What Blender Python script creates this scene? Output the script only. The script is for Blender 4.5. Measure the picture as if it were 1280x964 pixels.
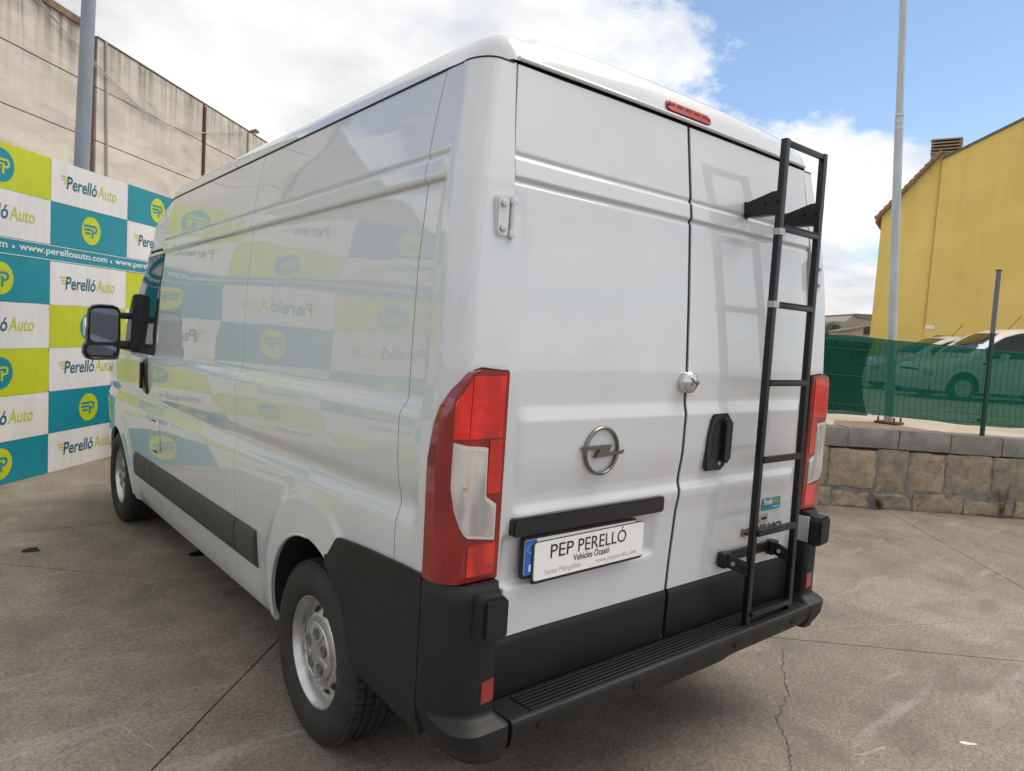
import bpy, bmesh, math, random
import numpy as np
from mathutils import Vector, Matrix, noise
for o in list(bpy.data.objects): bpy.data.objects.remove(o)
SC = bpy.context.scene
COL = SC.collection
R = math.radians
random.seed(4)

# ------------------------------------------------------------------ camera
CAM_POS = (-2.1091, -1.4417, 1.6087)
YAW, PITCH, ROLL, FPX = 0.69186, -0.077127, 0.062114, 886.42
def cam_axes():
    f = Vector((math.sin(YAW)*math.cos(PITCH), math.cos(YAW)*math.cos(PITCH), math.sin(PITCH)))
    r = Vector((math.cos(YAW), -math.sin(YAW), 0)); u = r.cross(f)
    c, s = math.cos(ROLL), math.sin(ROLL)
    return c*r+s*u, -s*r+c*u, f
_r, _u, _f = cam_axes()
cd = bpy.data.cameras.new('camera'); cam = bpy.data.objects.new('camera', cd); COL.objects.link(cam)
M = Matrix((( _r.x, _u.x, -_f.x, CAM_POS[0]), (_r.y, _u.y, -_f.y, CAM_POS[1]), (_r.z, _u.z, -_f.z, CAM_POS[2]), (0,0,0,1)))
cam.matrix_world = M
cd.sensor_fit = 'HORIZONTAL'; cd.sensor_width = 36; cd.lens = 36*FPX/1280
cd.clip_start = .05; cd.clip_end = 3000
SC.camera = cam

# ------------------------------------------------------------------ sky, sun, exposure
SUN_AZ, SUN_EL = R(118), R(61)     # azimuth from +y towards +x
SUN_STRENGTH, SUN_ANGLE, SKY_STRENGTH, EXPOSURE = 1.4, R(40), 0.096, 0.82
world = bpy.data.worlds.new('World'); SC.world = world; world.use_nodes = True
nt = world.node_tree; nt.nodes.clear()
def N(t, typ, **kw):
    n = t.nodes.new(typ)
    for k, v in kw.items(): setattr(n, k, v)
    return n
def mth(t, op, a, b=None, c=None, clamp=False):
    n = N(t, 'ShaderNodeMath', operation=op); n.use_clamp = clamp
    for i, v in enumerate((a, b, c)):
        if v is None: continue
        if isinstance(v, (int, float)): n.inputs[i].default_value = v
        else: t.links.new(v, n.inputs[i])
    return n.outputs[0]
def mixc(t, fac, a, b, blend='MIX'):
    n = N(t, 'ShaderNodeMix', data_type='RGBA', blend_type=blend)
    for k, v in ((0, fac), (6, a), (7, b)):
        if isinstance(v, (int, float)): n.inputs[k].default_value = v
        elif isinstance(v, (tuple, list)): n.inputs[k].default_value = tuple(v[:3])+(1,)
        else: t.links.new(v, n.inputs[k])
    return n.outputs[2]
def ramp(t, fac, stops):
    n = N(t, 'ShaderNodeValToRGB'); e = n.color_ramp.elements
    while len(e) < len(stops): e.new(.5)
    for q, (p, c) in zip(e, stops):
        q.position = p; q.color = (c, c, c, 1) if isinstance(c, (int, float)) else tuple(c[:3])+(1,)
    t.links.new(fac, n.inputs[0]); return n.outputs[0]
def noise_n(t, vec, scale, detail=4, rough=.5, dist=0.):
    n = N(t, 'ShaderNodeTexNoise'); n.inputs['Scale'].default_value = scale
    n.inputs['Detail'].default_value = detail; n.inputs['Roughness'].default_value = rough
    n.inputs['Distortion'].default_value = dist
    if vec is not None: t.links.new(vec, n.inputs['Vector'])
    return n.outputs[0]
def vmap(t, vec, loc=(0,0,0), rot=(0,0,0), scale=(1,1,1)):
    n = N(t, 'ShaderNodeMapping'); n.inputs['Location'].default_value = loc
    n.inputs['Rotation'].default_value = rot; n.inputs['Scale'].default_value = scale
    t.links.new(vec, n.inputs['Vector']); return n.outputs[0]
sky = N(nt, 'ShaderNodeTexSky', sky_type='NISHITA'); sky.sun_disc = False
sky.sun_elevation = SUN_EL; sky.sun_rotation = SUN_AZ; sky.air_density = 1.0; sky.dust_density = .4; sky.ozone_density = 1.5
tc = N(nt, 'ShaderNodeTexCoord'); dirv = tc.outputs['Generated']
sep = N(nt, 'ShaderNodeSeparateXYZ'); nt.links.new(dirv, sep.inputs[0])
zc = mth(nt, 'MAXIMUM', sep.outputs[2], .0)
den = mth(nt, 'ADD', zc, .22)
cmb = N(nt, 'ShaderNodeCombineXYZ')
nt.links.new(mth(nt, 'DIVIDE', sep.outputs[0], den), cmb.inputs[0]); nt.links.new(mth(nt, 'DIVIDE', sep.outputs[1], den), cmb.inputs[1])
CLOUD_OFF = (12.3, 5.17, 0.4)
cv = vmap(nt, cmb.outputs[0], loc=CLOUD_OFF)
big = noise_n(nt, cv, .75, 1, .5)
fine = noise_n(nt, cv, 2.0, 12, .62, .15)
dens = mth(nt, 'ADD', mth(nt, 'MULTIPLY', big, .62), mth(nt, 'MULTIPLY', fine, .55))
cover = ramp(nt, dens, [(.500, 0), (.535, .70), (.585, 1)])
shade = ramp(nt, noise_n(nt, vmap(nt, cv, loc=(.05, .12, 0)), 1.7, 8, .55), [(.42, (7.0, 6.95, 6.85)), (.56, (5.8, 5.85, 5.95)), (.72, (3.6, 3.9, 4.4))])
thick = ramp(nt, dens, [(.58, 1.0), (.76, .82)])
cl = mixc(nt, 1.0, shade, thick, 'MULTIPLY')
hz = ramp(nt, zc, [(0.0, .75), (.18, 0)])
skyc = mixc(nt, hz, sky.outputs[0], (3.6, 3.9, 4.3))
fin = mixc(nt, cover, skyc, cl)
bg = N(nt, 'ShaderNodeBackground'); bg.inputs[1].default_value = SKY_STRENGTH
nt.links.new(fin, bg.inputs[0])
wo = N(nt, 'ShaderNodeOutputWorld'); nt.links.new(bg.outputs[0], wo.inputs[0])
sl = bpy.data.lights.new('sun', 'SUN'); sl.energy = SUN_STRENGTH; sl.angle = SUN_ANGLE; sl.color = (1, .885, .75)
so = bpy.data.objects.new('sun', sl); COL.objects.link(so)
sd = Vector((math.sin(SUN_AZ)*math.cos(SUN_EL), math.cos(SUN_AZ)*math.cos(SUN_EL), math.sin(SUN_EL)))
so.rotation_euler = sd.to_track_quat('Z', 'Y').to_euler(); so.location = (0, 0, 30)
vs = SC.view_settings; vs.view_transform = 'Standard'; vs.look = 'None'; vs.gamma = 1; vs.exposure = EXPOSURE; vs.use_curve_mapping = False

# ------------------------------------------------------------------ material helpers
MATS = {}
def mat(name, col=(.5,.5,.5), rough=.5, metal=0., coat=0., coat_rough=.03, spec=.5, trans=0., build=None):
    if name in MATS: return MATS[name]
    m = bpy.data.materials.new(name); m.use_nodes = True; t = m.node_tree
    b = t.nodes['Principled BSDF']
    b.inputs['Base Color'].default_value = tuple(col)+(1,); b.inputs['Roughness'].default_value = rough
    b.inputs['Metallic'].default_value = metal; b.inputs['Coat Weight'].default_value = coat
    b.inputs['Coat Roughness'].default_value = coat_rough; b.inputs['Specular IOR Level'].default_value = spec
    b.inputs['Transmission Weight'].default_value = trans
    if build: build(t, b)
    MATS[name] = m; return m
def pos(t):
    return N(t, 'ShaderNodeNewGeometry').outputs['Position']
def bump(t, b, h, strength=.3, dist=.01, coat=False):
    n = N(t, 'ShaderNodeBump'); n.inputs['Strength'].default_value = strength; n.inputs['Distance'].default_value = dist
    t.links.new(h, n.inputs['Height']); t.links.new(n.outputs[0], b.inputs['Normal'])
    if coat: t.links.new(n.outputs[0], b.inputs['Coat Normal'])
def L(t, a, b): t.links.new(a, b)

def b_paint(t, b):
    p = pos(t)
    big_ = noise_n(t, p, 1.3, 2, .5)
    bump(t, b, big_, .35, .010, True)
    # thin road film and small specks
    film = ramp(t, noise_n(t, vmap(t, p, scale=(3, 3, 1.2)), 2.2, 6, .6), [(.35, 0), (.75, 1)])
    c1 = mixc(t, mth(t, 'MULTIPLY', film, .35), (.585, .605, .635), (.53, .535, .54))
    sp = ramp(t, noise_n(t, p, 95, 2, .5), [(.76, 0), (.80, 1)])
    c2 = mixc(t, mth(t, 'MULTIPLY', sp, .25), c1, (.45, .42, .38))
    L(t, c2, b.inputs['Base Color']); b.inputs['Coat IOR'].default_value = 1.62
    L(t, ramp(t, film, [(0, .008), (1, .026)]), b.inputs['Coat Roughness'])
PAINT = mat('white_paint', (.8,.8,.79), .35, coat=1., coat_rough=.02, build=b_paint)
def b_plast(t, b):
    p = pos(t)
    L(t, ramp(t, noise_n(t, p, 3.5, 6, .6), [(.3, (.008,.009,.0105)), (.75, (.015,.016,.018))]), b.inputs['Base Color'])
    bump(t, b, noise_n(t, p, 420, 2, .5), .25, .002)
    L(t, ramp(t, noise_n(t, p, 5, 5, .6), [(.3, .42), (.7, .60)]), b.inputs['Roughness'])
PLASTIC = mat('grey_black_plastic', (.03,.032,.036), .5, spec=.35, build=b_plast)
def b_clad(t, b):
    p = pos(t)
    L(t, ramp(t, noise_n(t, p, 4, 6, .6), [(.3, (.035,.036,.033)), (.75, (.055,.055,.05))]), b.inputs['Base Color'])
    bump(t, b, noise_n(t, p, 420, 2, .5), .25, .002)
CLAD = mat('weathered_side_plastic', (.045,.045,.042), .55, build=b_clad)
BLACK = mat('black_gloss', (.012,.013,.016), .28)
RUBSEAL = mat('black_rubber_seal', (.008,.008,.009), .7)
GLASS = mat('tinted_window_glass', (.010,.014,.014), .02, spec=.4)
MIRG = mat('mirror_glass', (.16,.19,.24), .02, metal=1.)
CHROME = mat('chrome', (.62,.62,.63), .14, metal=1.)
DCHROME = mat('dark_chrome', (.23,.225,.21), .22, metal=1.)
STEEL = mat('zinc_plate', (.52,.54,.57), .38, metal=.6)
BOLT = mat('zinc_bolt', (.55,.55,.54), .35, metal=.9)
LADDER = mat('black_powder_coat', (.008,.0085,.010), .36, spec=.4)
def b_tyre(t, b):
    p = pos(t)
    L(t, ramp(t, noise_n(t, p, 14, 5, .6), [(.3, (.012,.012,.013)), (.8, (.030,.029,.028))]), b.inputs['Base Color'])
    bump(t, b, noise_n(t, p, 150, 3, .5), .2, .003)
TYRE = mat('tyre_rubber', (.02,.02,.02), .72, build=b_tyre)
def b_rim(t, b):
    p = pos(t)
    L(t, ramp(t, noise_n(t, p, 18, 6, .6), [(.35, (.62,.62,.62)), (.75, (.40,.39,.37))]), b.inputs['Base Color'])
RIM = mat('silver_wheel_paint', (.4,.4,.4), .30, metal=.75, build=b_rim)
def b_lens(base, hi):
    def f(t, b):
        p = pos(t)
        n1 = noise_n(t, vmap(t, p, scale=(2.2, 2.2, .9)), 8, 2, .4)
        n2 = noise_n(t, vmap(t, p, scale=(1, 1, 6)), 16, 1, .4)
        k = mth(t, 'ADD', mth(t, 'MULTIPLY', n1, .8), mth(t, 'MULTIPLY', n2, .22))
        L(t, ramp(t, k, [(.36, base), (.56, tuple(.5*(x+y) for x, y in zip(base, hi))), (.70, hi)]), b.inputs['Base Color'])
        bump(t, b, noise_n(t, vmap(t, p, scale=(40, 40, 6)), 3, 2, .5), .12, .003)
    return f
RED = mat('red_lens', (.35,.006,.006), .12, coat=1., coat_rough=.02, build=b_lens((.42,.005,.005), (.80,.014,.010)))
DRED = mat('dark_red_lens', (.1,.003,.004), .12, coat=1., coat_rough=.02, build=b_lens((.18,.002,.003), (.27,.004,.005)))
BRED = mat('bright_red_lens', (.5,.012,.012), .12, coat=1., coat_rough=.02, build=b_lens((.38,.006,.006), (.90,.04,.02)))
def b_clear(t, b):
    p = pos(t)
    L(t, ramp(t, noise_n(t, vmap(t, p, scale=(3, 3, 1)), 7, 1, .4), [(.35, (.50,.51,.54)), (.6, (.80,.81,.83))]), b.inputs['Base Color'])
    bump(t, b, noise_n(t, vmap(t, p, scale=(6, 6, 1)), 6, 1, .4), .5, .02)
CLEAR = mat('clear_lamp_lens', (.6,.6,.62), .16, metal=.75, coat=1., coat_rough=.02, build=b_clear)
AMBER = mat('amber_bulb', (.50,.27,.12), .2, coat=1.)
WHITE = mat('white_plate', (.80,.80,.79), .35)
BLUE = mat('plate_blue', (.02,.12,.5), .4)
INK = mat('black_ink', (.015,.015,.016), .5)
FADED = mat('faded_ink', (.52,.52,.52), .5)
INT = mat('dark_underbody', (.012,.012,.012), .8)
def b_print(c):
    def f(t, b):
        p = pos(t)
        k = mth(t, 'ADD', mth(t, 'MULTIPLY', noise_n(t, p, 1.4, 5, .6), .6), mth(t, 'MULTIPLY', noise_n(t, vmap(t, p, scale=(6, 6, .5)), 2.5, 5, .6), .4))
        L(t, mixc(t, 1., c, ramp(t, k, [(.3, .84), (.7, 1.08)]), 'MULTIPLY'), b.inputs['Base Color'])
        bump(t, b, noise_n(t, p, 2.2, 3, .5), .25, .02)
    return f
TEAL = mat('teal_print', (.0,.235,.315), .45, build=b_print((.002,.235,.315)))
DTEAL = mat('dark_teal_print', (.0,.115,.16), .45)
LIME = mat('lime_print', (.50,.56,.01), .45, build=b_print((.50,.56,.012)))
BWHITE = mat('banner_white', (.68,.68,.68), .45, build=b_print((.70,.70,.70)))
def b_ladderless(t, b): pass

# ------------------------------------------------------------------ mesh helpers
def link(name, me, m, parent=None, smooth=None):
    o = bpy.data.objects.new(name, me); COL.objects.link(o)
    if m is not None and not me.materials: me.materials.append(m)
    if parent is not None: o.parent = parent
    if smooth is not None:
        me.polygons.foreach_set('use_smooth', [True]*len(me.polygons))
        me.set_sharp_from_angle(angle=R(smooth))
    return o
def mesh(name, v, f, m, parent=None, smooth=None, recalc=False):
    me = bpy.data.meshes.new(name); me.from_pydata([tuple(p) for p in v], [], f); me.update()
    if recalc:
        bm = bmesh.new(); bm.from_mesh(me); bmesh.ops.recalc_face_normals(bm, faces=bm.faces); bm.to_mesh(me); bm.free()
    return link(name, me, m, parent, smooth)
def empty(name, loc=(0,0,0), rz=0.):
    o = bpy.data.objects.new(name, None); COL.objects.link(o); o.location = loc; o.rotation_euler = (0,0,rz); o.empty_display_size = .2; return o
def tag(o, label, cat, group=None):
    o['label'] = label; o['category'] = cat
    if group: o['group'] = group
    return o
def struct(o): o['kind'] = 'structure'; return o
def bm_obj(name, bm, m, parent=None, smooth=None):
    me = bpy.data.meshes.new(name); bmesh.ops.recalc_face_normals(bm, faces=bm.faces); bm.to_mesh(me); bm.free()
    return link(name, me, m, parent, smooth)
def box_bm(c, s, bev=0., rot=None, seg=2):
    bm = bmesh.new(); bmesh.ops.create_cube(bm, size=1)
    bmesh.ops.scale(bm, vec=s, verts=bm.verts)
    if bev: bmesh.ops.bevel(bm, geom=bm.edges[:], offset=bev, segments=seg, affect='EDGES', profile=.6)
    if rot is not None: bmesh.ops.transform(bm, matrix=rot, verts=bm.verts)
    bmesh.ops.translate(bm, vec=c, verts=bm.verts); return bm
def box(name, c, s, m, parent=None, bev=0., rot=None, smooth=40):
    return bm_obj(name, box_bm(c, s, bev, rot), m, parent, smooth if bev else None)
def tube_bm(pts, r, n=10, closed=False, bm=None, cap=True):
    bm = bm or bmesh.new(); pts = [Vector(p) for p in pts]; rings = []
    rr = r if isinstance(r, (list, tuple)) else [r]*len(pts); up = None
    for i, p in enumerate(pts):
        a = pts[i-1] if (i or closed) else p; b = pts[(i+1) % len(pts)] if (i < len(pts)-1 or closed) else p
        d = (b-a).normalized()
        if up is None: up = d.orthogonal().normalized()
        up = (up - d*up.dot(d)).normalized(); w = d.cross(up)
        rings.append([bm.verts.new(p+(up*math.cos(2*math.pi*k/n)+w*math.sin(2*math.pi*k/n))*rr[i]) for k in range(n)])
    m_ = len(rings)
    for i in range(m_ if closed else m_-1):
        A, B = rings[i], rings[(i+1) % m_]
        for k in range(n): bm.faces.new((A[k], A[(k+1) % n], B[(k+1) % n], B[k]))
    if cap and not closed: bm.faces.new(rings[0]); bm.faces.new(rings[-1])
    return bm
def tube(name, pts, r, m, parent=None, n=10, closed=False):
    return bm_obj(name, tube_bm(pts, r, n, closed), m, parent, 40)
def beam_bm(p, q, w, h, upv=(0,0,1), bev=0., bm=None):
    # rectangular bar from p to q
    p, q = Vector(p), Vector(q); d = q-p; ln = d.length; d.normalize(); s = d.cross(Vector(upv)).normalized(); u = s.cross(d)
    b2 = box_bm((0,0,0), (w, ln, h), bev)
    Mx = Matrix(((s.x, d.x, u.x, (p.x+q.x)/2), (s.y, d.y, u.y, (p.y+q.y)/2), (s.z, d.z, u.z, (p.z+q.z)/2), (0,0,0,1)))
    bmesh.ops.transform(b2, matrix=Mx, verts=b2.verts); return b2
def beam(name, p, q, w, h, m, parent=None, upv=(0,0,1), bev=0.):
    return bm_obj(name, beam_bm(p, q, w, h, upv, bev), m, parent, 40 if bev else None)
def lathe(name, prof, m, parent, axis_pt, n=48, smooth=35, sx=1):
    # prof: list of (r, x) about the x axis through axis_pt
    v, f = [], []
    for r_, x_ in prof:
        for k in range(n):
            a = 2*math.pi*k/n; v.append((axis_pt[0]+sx*x_, axis_pt[1]+r_*math.cos(a), axis_pt[2]+r_*math.sin(a)))
    for i in range(len(prof)-1):
        for k in range(n): f.append((i*n+k, i*n+(k+1) % n, (i+1)*n+(k+1) % n, (i+1)*n+k))
    return mesh(name, v, f, m, parent, smooth, True)
def lin(a, b, n): return [a+(b-a)*i/(n-1) for i in range(n)]
def interp(x, T):
    if x <= T[0][0]: return T[0][1]
    for (a, p), (b, q) in zip(T, T[1:]):
        if x <= b: return p+(q-p)*(x-a)/(b-a)
    return T[-1][1]
def sst(a, b, x):
    t = min(1, max(0, (x-a)/(b-a))); return t*t*(3-2*t)
def grid(name, fn, us, vs, m, parent, inward=None, smooth=40, dist=.018, flip=False, sides='lrtb'):
    # surface patch with a folded edge: fn(u, v) -> point
    nu, nv = len(us), len(vs)
    P = [[Vector(fn(u, v)) for v in vs] for u in us]
    if inward is not None:
        d = Vector(inward)*dist
        L0 = [p+d for p in P[0]]; L1 = [p+d for p in P[-1]]
        if 'l' in sides: P = [L0]+P
        if 'r' in sides: P = P+[L1]
        P = [([r_[0]+d if (r_ is not L0 and r_ is not L1) else r_[0]] if 'b' in sides else [])+r_+([r_[-1]+d if (r_ is not L0 and r_ is not L1) else r_[-1]] if 't' in sides else []) for r_ in P]
    nu, nv = len(P), len(P[0]); v = [p for r_ in P for p in r_]; f = []
    for i in range(nu-1):
        for j in range(nv-1):
            q = (i*nv+j, (i+1)*nv+j, (i+1)*nv+j+1, i*nv+j+1); f.append(q[::-1] if flip else q)
    return mesh(name, v, f, m, parent, smooth)
def poly_prism(name, pts2, frame, depth, m, parent=None, bev=0.):
    # frame: function (a, b, c) -> point; extrude outline along c
    bm = bmesh.new(); A = [bm.verts.new(frame(a, b, 0)) for a, b in pts2]; B = [bm.verts.new(frame(a, b, depth)) for a, b in pts2]
    bm.faces.new(A); top = bm.faces.new(B); n = len(pts2)
    for i in range(n): bm.faces.new((A[i], A[(i+1) % n], B[(i+1) % n], B[i]))
    if bev: bmesh.ops.bevel(bm, geom=list(top.edges), offset=bev, segments=2, affect='EDGES')
    return bm_obj(name, bm, m, parent, 40 if bev else None)
def round_rect(w, h, r, n=5, cx=0, cy=0):
    o = []
    for (sx, sy, a0) in ((1,1,0), (-1,1,90), (-1,-1,180), (1,-1,270)):
        for k in range(n+1):
            a = R(a0+90*k/n); o.append((cx+sx*(w/2-r)+r*math.cos(a), cy+sy*(h/2-r)+r*math.sin(a)))
    return o
def text_mesh(s, size, bold=0., shear=0., extrude=0., spacing=1., align='LEFT'):
    c = bpy.data.curves.new('t', 'FONT'); c.body = s; c.size = size; c.offset = bold; c.shear = shear; c.extrude = extrude; c.space_character = spacing; c.align_x = align; c.resolution_u = 3
    o = bpy.data.objects.new('t', c); COL.objects.link(o)
    me = bpy.data.meshes.new_from_object(o.evaluated_get(bpy.context.evaluated_depsgraph_get()))
    bpy.data.objects.remove(o); bpy.data.curves.remove(c); me.materials.clear(); return me
def text(name, s, frame, width, height, m, parent, bold=0., shear=0., extrude=.0006, spacing=1.):
    # lettering scaled into width x height, lower left corner at frame(0, 0)
    me = text_mesh(s, 1., bold, shear, 0.001, spacing)
    X = np.empty(len(me.vertices)*3); me.vertices.foreach_get('co', X); X = X.reshape(-1, 3)
    x0, x1, y0, y1 = X[:,0].min(), X[:,0].max(), X[:,1].min(), X[:,1].max()
    if height is None: k = width/(x1-x0); ky = k
    else: k = width/(x1-x0); ky = height/(y1-y0)
    for vtx, p in zip(me.vertices, X):
        vtx.co = frame((p[0]-x0)*k, (p[1]-y0)*ky, extrude*(1 if p[2] > 0 else 0))
    me.name = name; me.update(); return link(name, me, m, parent)
def copy_tree(o, parent=None):
    c = o.copy(); COL.objects.link(c)
    if parent is not None: c.parent = parent
    for ch in list(o.children): copy_tree(ch, c)
    return c

# ------------------------------------------------------------------ frames of the place
BD = Vector((.69986, .71428, 0)); BN = Vector((.71428, -.69986, 0)); B0 = Vector((-1.626, 5.991, 0))   # hoarding line
WD = Vector((.74461, -.66750, 0)); WI = Vector((.66750, .74461, 0)); W0 = Vector((5.075, 2.081, 0))      # low stone wall line
def BP(s, k, z): return B0+BD*s-BN*k+Vector((0,0,z))       # k metres behind the hoarding
def YP(a, b, z): return W0+WD*a+WI*b+Vector((0,0,z))       # b metres behind the stone wall's face
BANG = math.atan2(BD.y, BD.x); WANG = math.atan2(WD.y, WD.x)

# ================================================================== SETTING: ground
def b_conc(t, b):
    p = pos(t)
    n1 = noise_n(t, p, .55, 5, .6, .4); n2 = noise_n(t, p, 3.2, 9, .7, .3); n3 = noise_n(t, p, 55, 5, .75); n5 = noise_n(t, p, 260, 2, .6)
    n4 = noise_n(t, vmap(t, p, rot=(0,0,R(45)), scale=(.5, 3.2, 1)), 1.6, 8, .68, .5)
    c1 = ramp(t, n1, [(.32, (.175,.146,.118)), (.68, (.305,.262,.216))])
    c2 = mixc(t, .65, c1, ramp(t, n2, [(.30, (.50,.49,.48)), (.70, (1.30,1.29,1.27))]), 'MULTIPLY')
    c3 = mixc(t, .75, c2, ramp(t, n3, [(.34, (.45,.45,.45)), (.66, (1.5,1.5,1.5))]), 'MULTIPLY')
    c3 = mixc(t, .75, c3, ramp(t, n5, [(.33, (.45,.45,.45)), (.67, (1.5,1.5,1.5))]), 'MULTIPLY')
    st = ramp(t, n4, [(.56, 0), (.72, 1)])
    c4 = mixc(t, mth(t, 'MULTIPLY', mth(t, 'MULTIPLY', st, n3), .75), c3, (.50,.475,.44))
    dk = ramp(t, noise_n(t, vmap(t, p, loc=(4,9,0)), 1.1, 8, .7, .6), [(.55, 0), (.72, 1)])
    c5 = mixc(t, mth(t, 'MULTIPLY', dk, .6), c4, (.095,.078,.062))
    v = N(t, 'ShaderNodeTexVoronoi'); v.inputs['Scale'].default_value = 5.5; L(t, p, v.inputs['Vector'])
    spot = ramp(t, v.outputs['Distance'], [(.018, 1), (.03, 0)])
    c6 = mixc(t, mth(t, 'MULTIPLY', spot, .7), c5, (.04,.035,.03))
    L(t, c6, b.inputs['Base Color'])
    h = mth(t, 'ADD', mth(t, 'ADD', mth(t, 'MULTIPLY', n3, .6), mth(t, 'MULTIPLY', n5, .35)), mth(t, 'MULTIPLY', n2, .8))
    bump(t, b, h, .7, .006)
    L(t, ramp(t, n2, [(.3, .62), (.7, .88)]), b.inputs['Roughness'])
CONC = mat('worn_concrete', (.22,.2,.18), .8, build=b_conc)
g = struct(mesh('ground', [(-900,-900,-.022), (900,-900,-.022), (900,900,-.022), (-900,900,-.022)], [(0,1,2,3)], CONC))
# cast concrete slabs with open joints; u along the hoarding, v square to it
def uv(u, v_, z): return Vector((BD.x*u+BN.x*v_, BD.y*u+BN.y*v_, z))
US = [1.44+k*5.0 for k in range(-2, 4)]; VS = [-1.865+k*4.685 for k in range(-2, 4)]
def edge_wob(i, j): return .012*noise.noise((i*1.7, j*2.3, .4))
for i in range(len(US)-1):
    for j in range(len(VS)-1):
        u0, u1, v0, v1 = US[i]+.004, US[i+1]-.004, VS[j]+.004, VS[j+1]-.004
        bm = bmesh.new(); n = 24; ring = []
        for (a, c, d, e) in ((u0,v0,u1,v0), (u1,v0,u1,v1), (u1,v1,u0,v1), (u0,v1,u0,v0)):
            for k in range(n):
                q = k/n; x, y = a+(d-a)*q, c+(e-c)*q; w = .004*noise.noise((x*6, y*6, 3.))
                ring.append((x+w, y-w))
        A = [bm.verts.new(uv(x, y, 0)) for x, y in ring]; B = [bm.verts.new(uv(x, y, -.02)) for x, y in ring]
        bm.faces.new(A)
        for k in range(len(ring)): bm.faces.new((A[k], A[(k+1) % len(ring)], B[(k+1) % len(ring)], B[k]))
        bm_obj('concrete_slab', bm, CONC, g)
CRK = mat('dark_crack_dirt', (.035,.031,.027), .95)
def strip_on_ground(name, pts, w0, m, z=.0016, jit=.02, seed=1, sub=10):
    rnd = random.Random(seed); P = []
    for (a, b_) in zip(pts, pts[1:]):
        for k in range(sub):
            q = k/sub; P.append(Vector((a[0]+(b_[0]-a[0])*q+rnd.uniform(-jit, jit), a[1]+(b_[1]-a[1])*q+rnd.uniform(-jit, jit), z)))
    P.append(Vector((pts[-1][0], pts[-1][1], z))); v, f = [], []
    for i, p in enumerate(P):
        d = (P[min(i+1, len(P)-1)]-P[max(i-1, 0)]).normalized(); s = Vector((-d.y, d.x, 0)); w = w0*rnd.uniform(.35, 1)*(.15 if i in (0, len(P)-1) else 1)
        v += [p+s*w/2, p-s*w/2]
    for i in range(len(P)-1): f.append((2*i, 2*i+1, 2*i+3, 2*i+2))
    return mesh(name, v, f, m, g)
strip_on_ground('crack', [(1.438,.427), (1.2,.29), (.972,.133), (.728,.051), (.599,-.077), (.40,-.20)], .0045, CRK, seed=3, jit=.009, sub=16)
strip_on_ground('crack', [(-2.1,4.5), (-1.5,4.42), (-.8,4.36)], .006, CRK, seed=5, jit=.008)
def b_chalk(t, b):
    p = pos(t); L(t, ramp(t, noise_n(t, p, 35, 4, .6), [(.45, (.26,.235,.205)), (.65, (.46,.43,.39))]), b.inputs['Base Color'])
CHALK = mat('pale_scrape', (.5,.48,.45), .9, build=b_chalk)
strip_on_ground('scrape', [(-1.534,1.489), (-1.457,1.208)], .010, CHALK, jit=.004, seed=7)
strip_on_ground('scrape', [(-1.45,2.1), (-1.15,2.45)], .008, CHALK, jit=.006, seed=8)
strip_on_ground('scrape', [(-1.75,1.35), (-1.3,1.72)], .006, CHALK, jit=.006, seed=9)
strip_on_ground('scrape', [(-1.2,2.75), (-.95,3.1)], .006, CHALK, jit=.006, seed=10)
strip_on_ground('scrape', [(2.2,.9), (1.9,1.5)], .010, CHALK, jit=.012, seed=11)
strip_on_ground('scrape', [(1.75,.5), (2.6,.1), (3.2,-.1)], .012, CHALK, jit=.02, seed=12)
strip_on_ground('scrape', [(.75,-.28), (.95,-.33)], .02, CHALK, jit=.006, seed=13)
def blob(name, c, rx, ry, ang, m, seed, parent=None, z=.0016):
    rnd = random.Random(seed); P = []
    for k in range(14):
        a = 2*math.pi*k/14; q = rnd.uniform(.8, 1.15); x, y = rx*q*math.cos(a), ry*q*math.sin(a)
        P.append((c[0]+x*math.cos(ang)-y*math.sin(ang), c[1]+x*math.sin(ang)+y*math.cos(ang), z))
    return mesh(name, P, [tuple(range(14))], m, parent or g)
blob('paint_splash', (1.262,-.515), .035, .013, R(-45), mat('old_white_paint', (.62,.6,.56), .7), 2)
blob('dark_spot', (-.667,3.414), .11, .07, R(20), mat('spot_black', (.012,.012,.012), .35), 4)  # flat near-black blob on the ground below the van's sill
# little crumpled scrap of rubber lying in front of the hoarding
bm = bmesh.new(); bmesh.ops.create_icosphere(bm, subdivisions=2, radius=.035)
for v_ in bm.verts:
    q = 1+.6*noise.noise(v_.co*40); v_.co = Vector((v_.co.x*1.5*q, v_.co.y*.7*q, max(-.004, v_.co.z*.5*q)))
bmesh.ops.translate(bm, vec=(-1.589, 3.93, .006), verts=bm.verts)
tag(bm_obj('rubber_scrap', bm, RUBSEAL, None, 40), 'small crumpled black scrap lying on the concrete before the hoarding', 'debris')

# ================================================================== raised yard behind the stone wall
YZ = .60
def b_yard(t, b):
    p = pos(t); n2 = noise_n(t, p, 1.2, 7, .6)
    L(t, ramp(t, n2, [(.3, (.33,.28,.215)), (.7, (.46,.40,.32))]), b.inputs['Base Color'])
    bump(t, b, noise_n(t, p, 40, 3, .6), .3, .006)
YARD = mat('dusty_yard_concrete', (.4,.35,.28), .85, build=b_yard)
yb = bmesh.new()
c8 = [YP(a, b_, z) for z in (-.01, YZ) for a, b_ in ((-14, .22), (60, .22), (60, 90), (-14, 90))]
vs8 = [yb.verts.new(c) for c in c8]
for q in ((0,1,2,3), (4,5,6,7), (0,1,5,4), (1,2,6,5), (2,3,7,6), (3,0,4,7)): yb.faces.new([vs8[k] for k in q])
struct(bm_obj('raised_yard', yb, YARD))
YL = mat('yellow_line_paint', (.62,.5,.2), .8)
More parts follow.
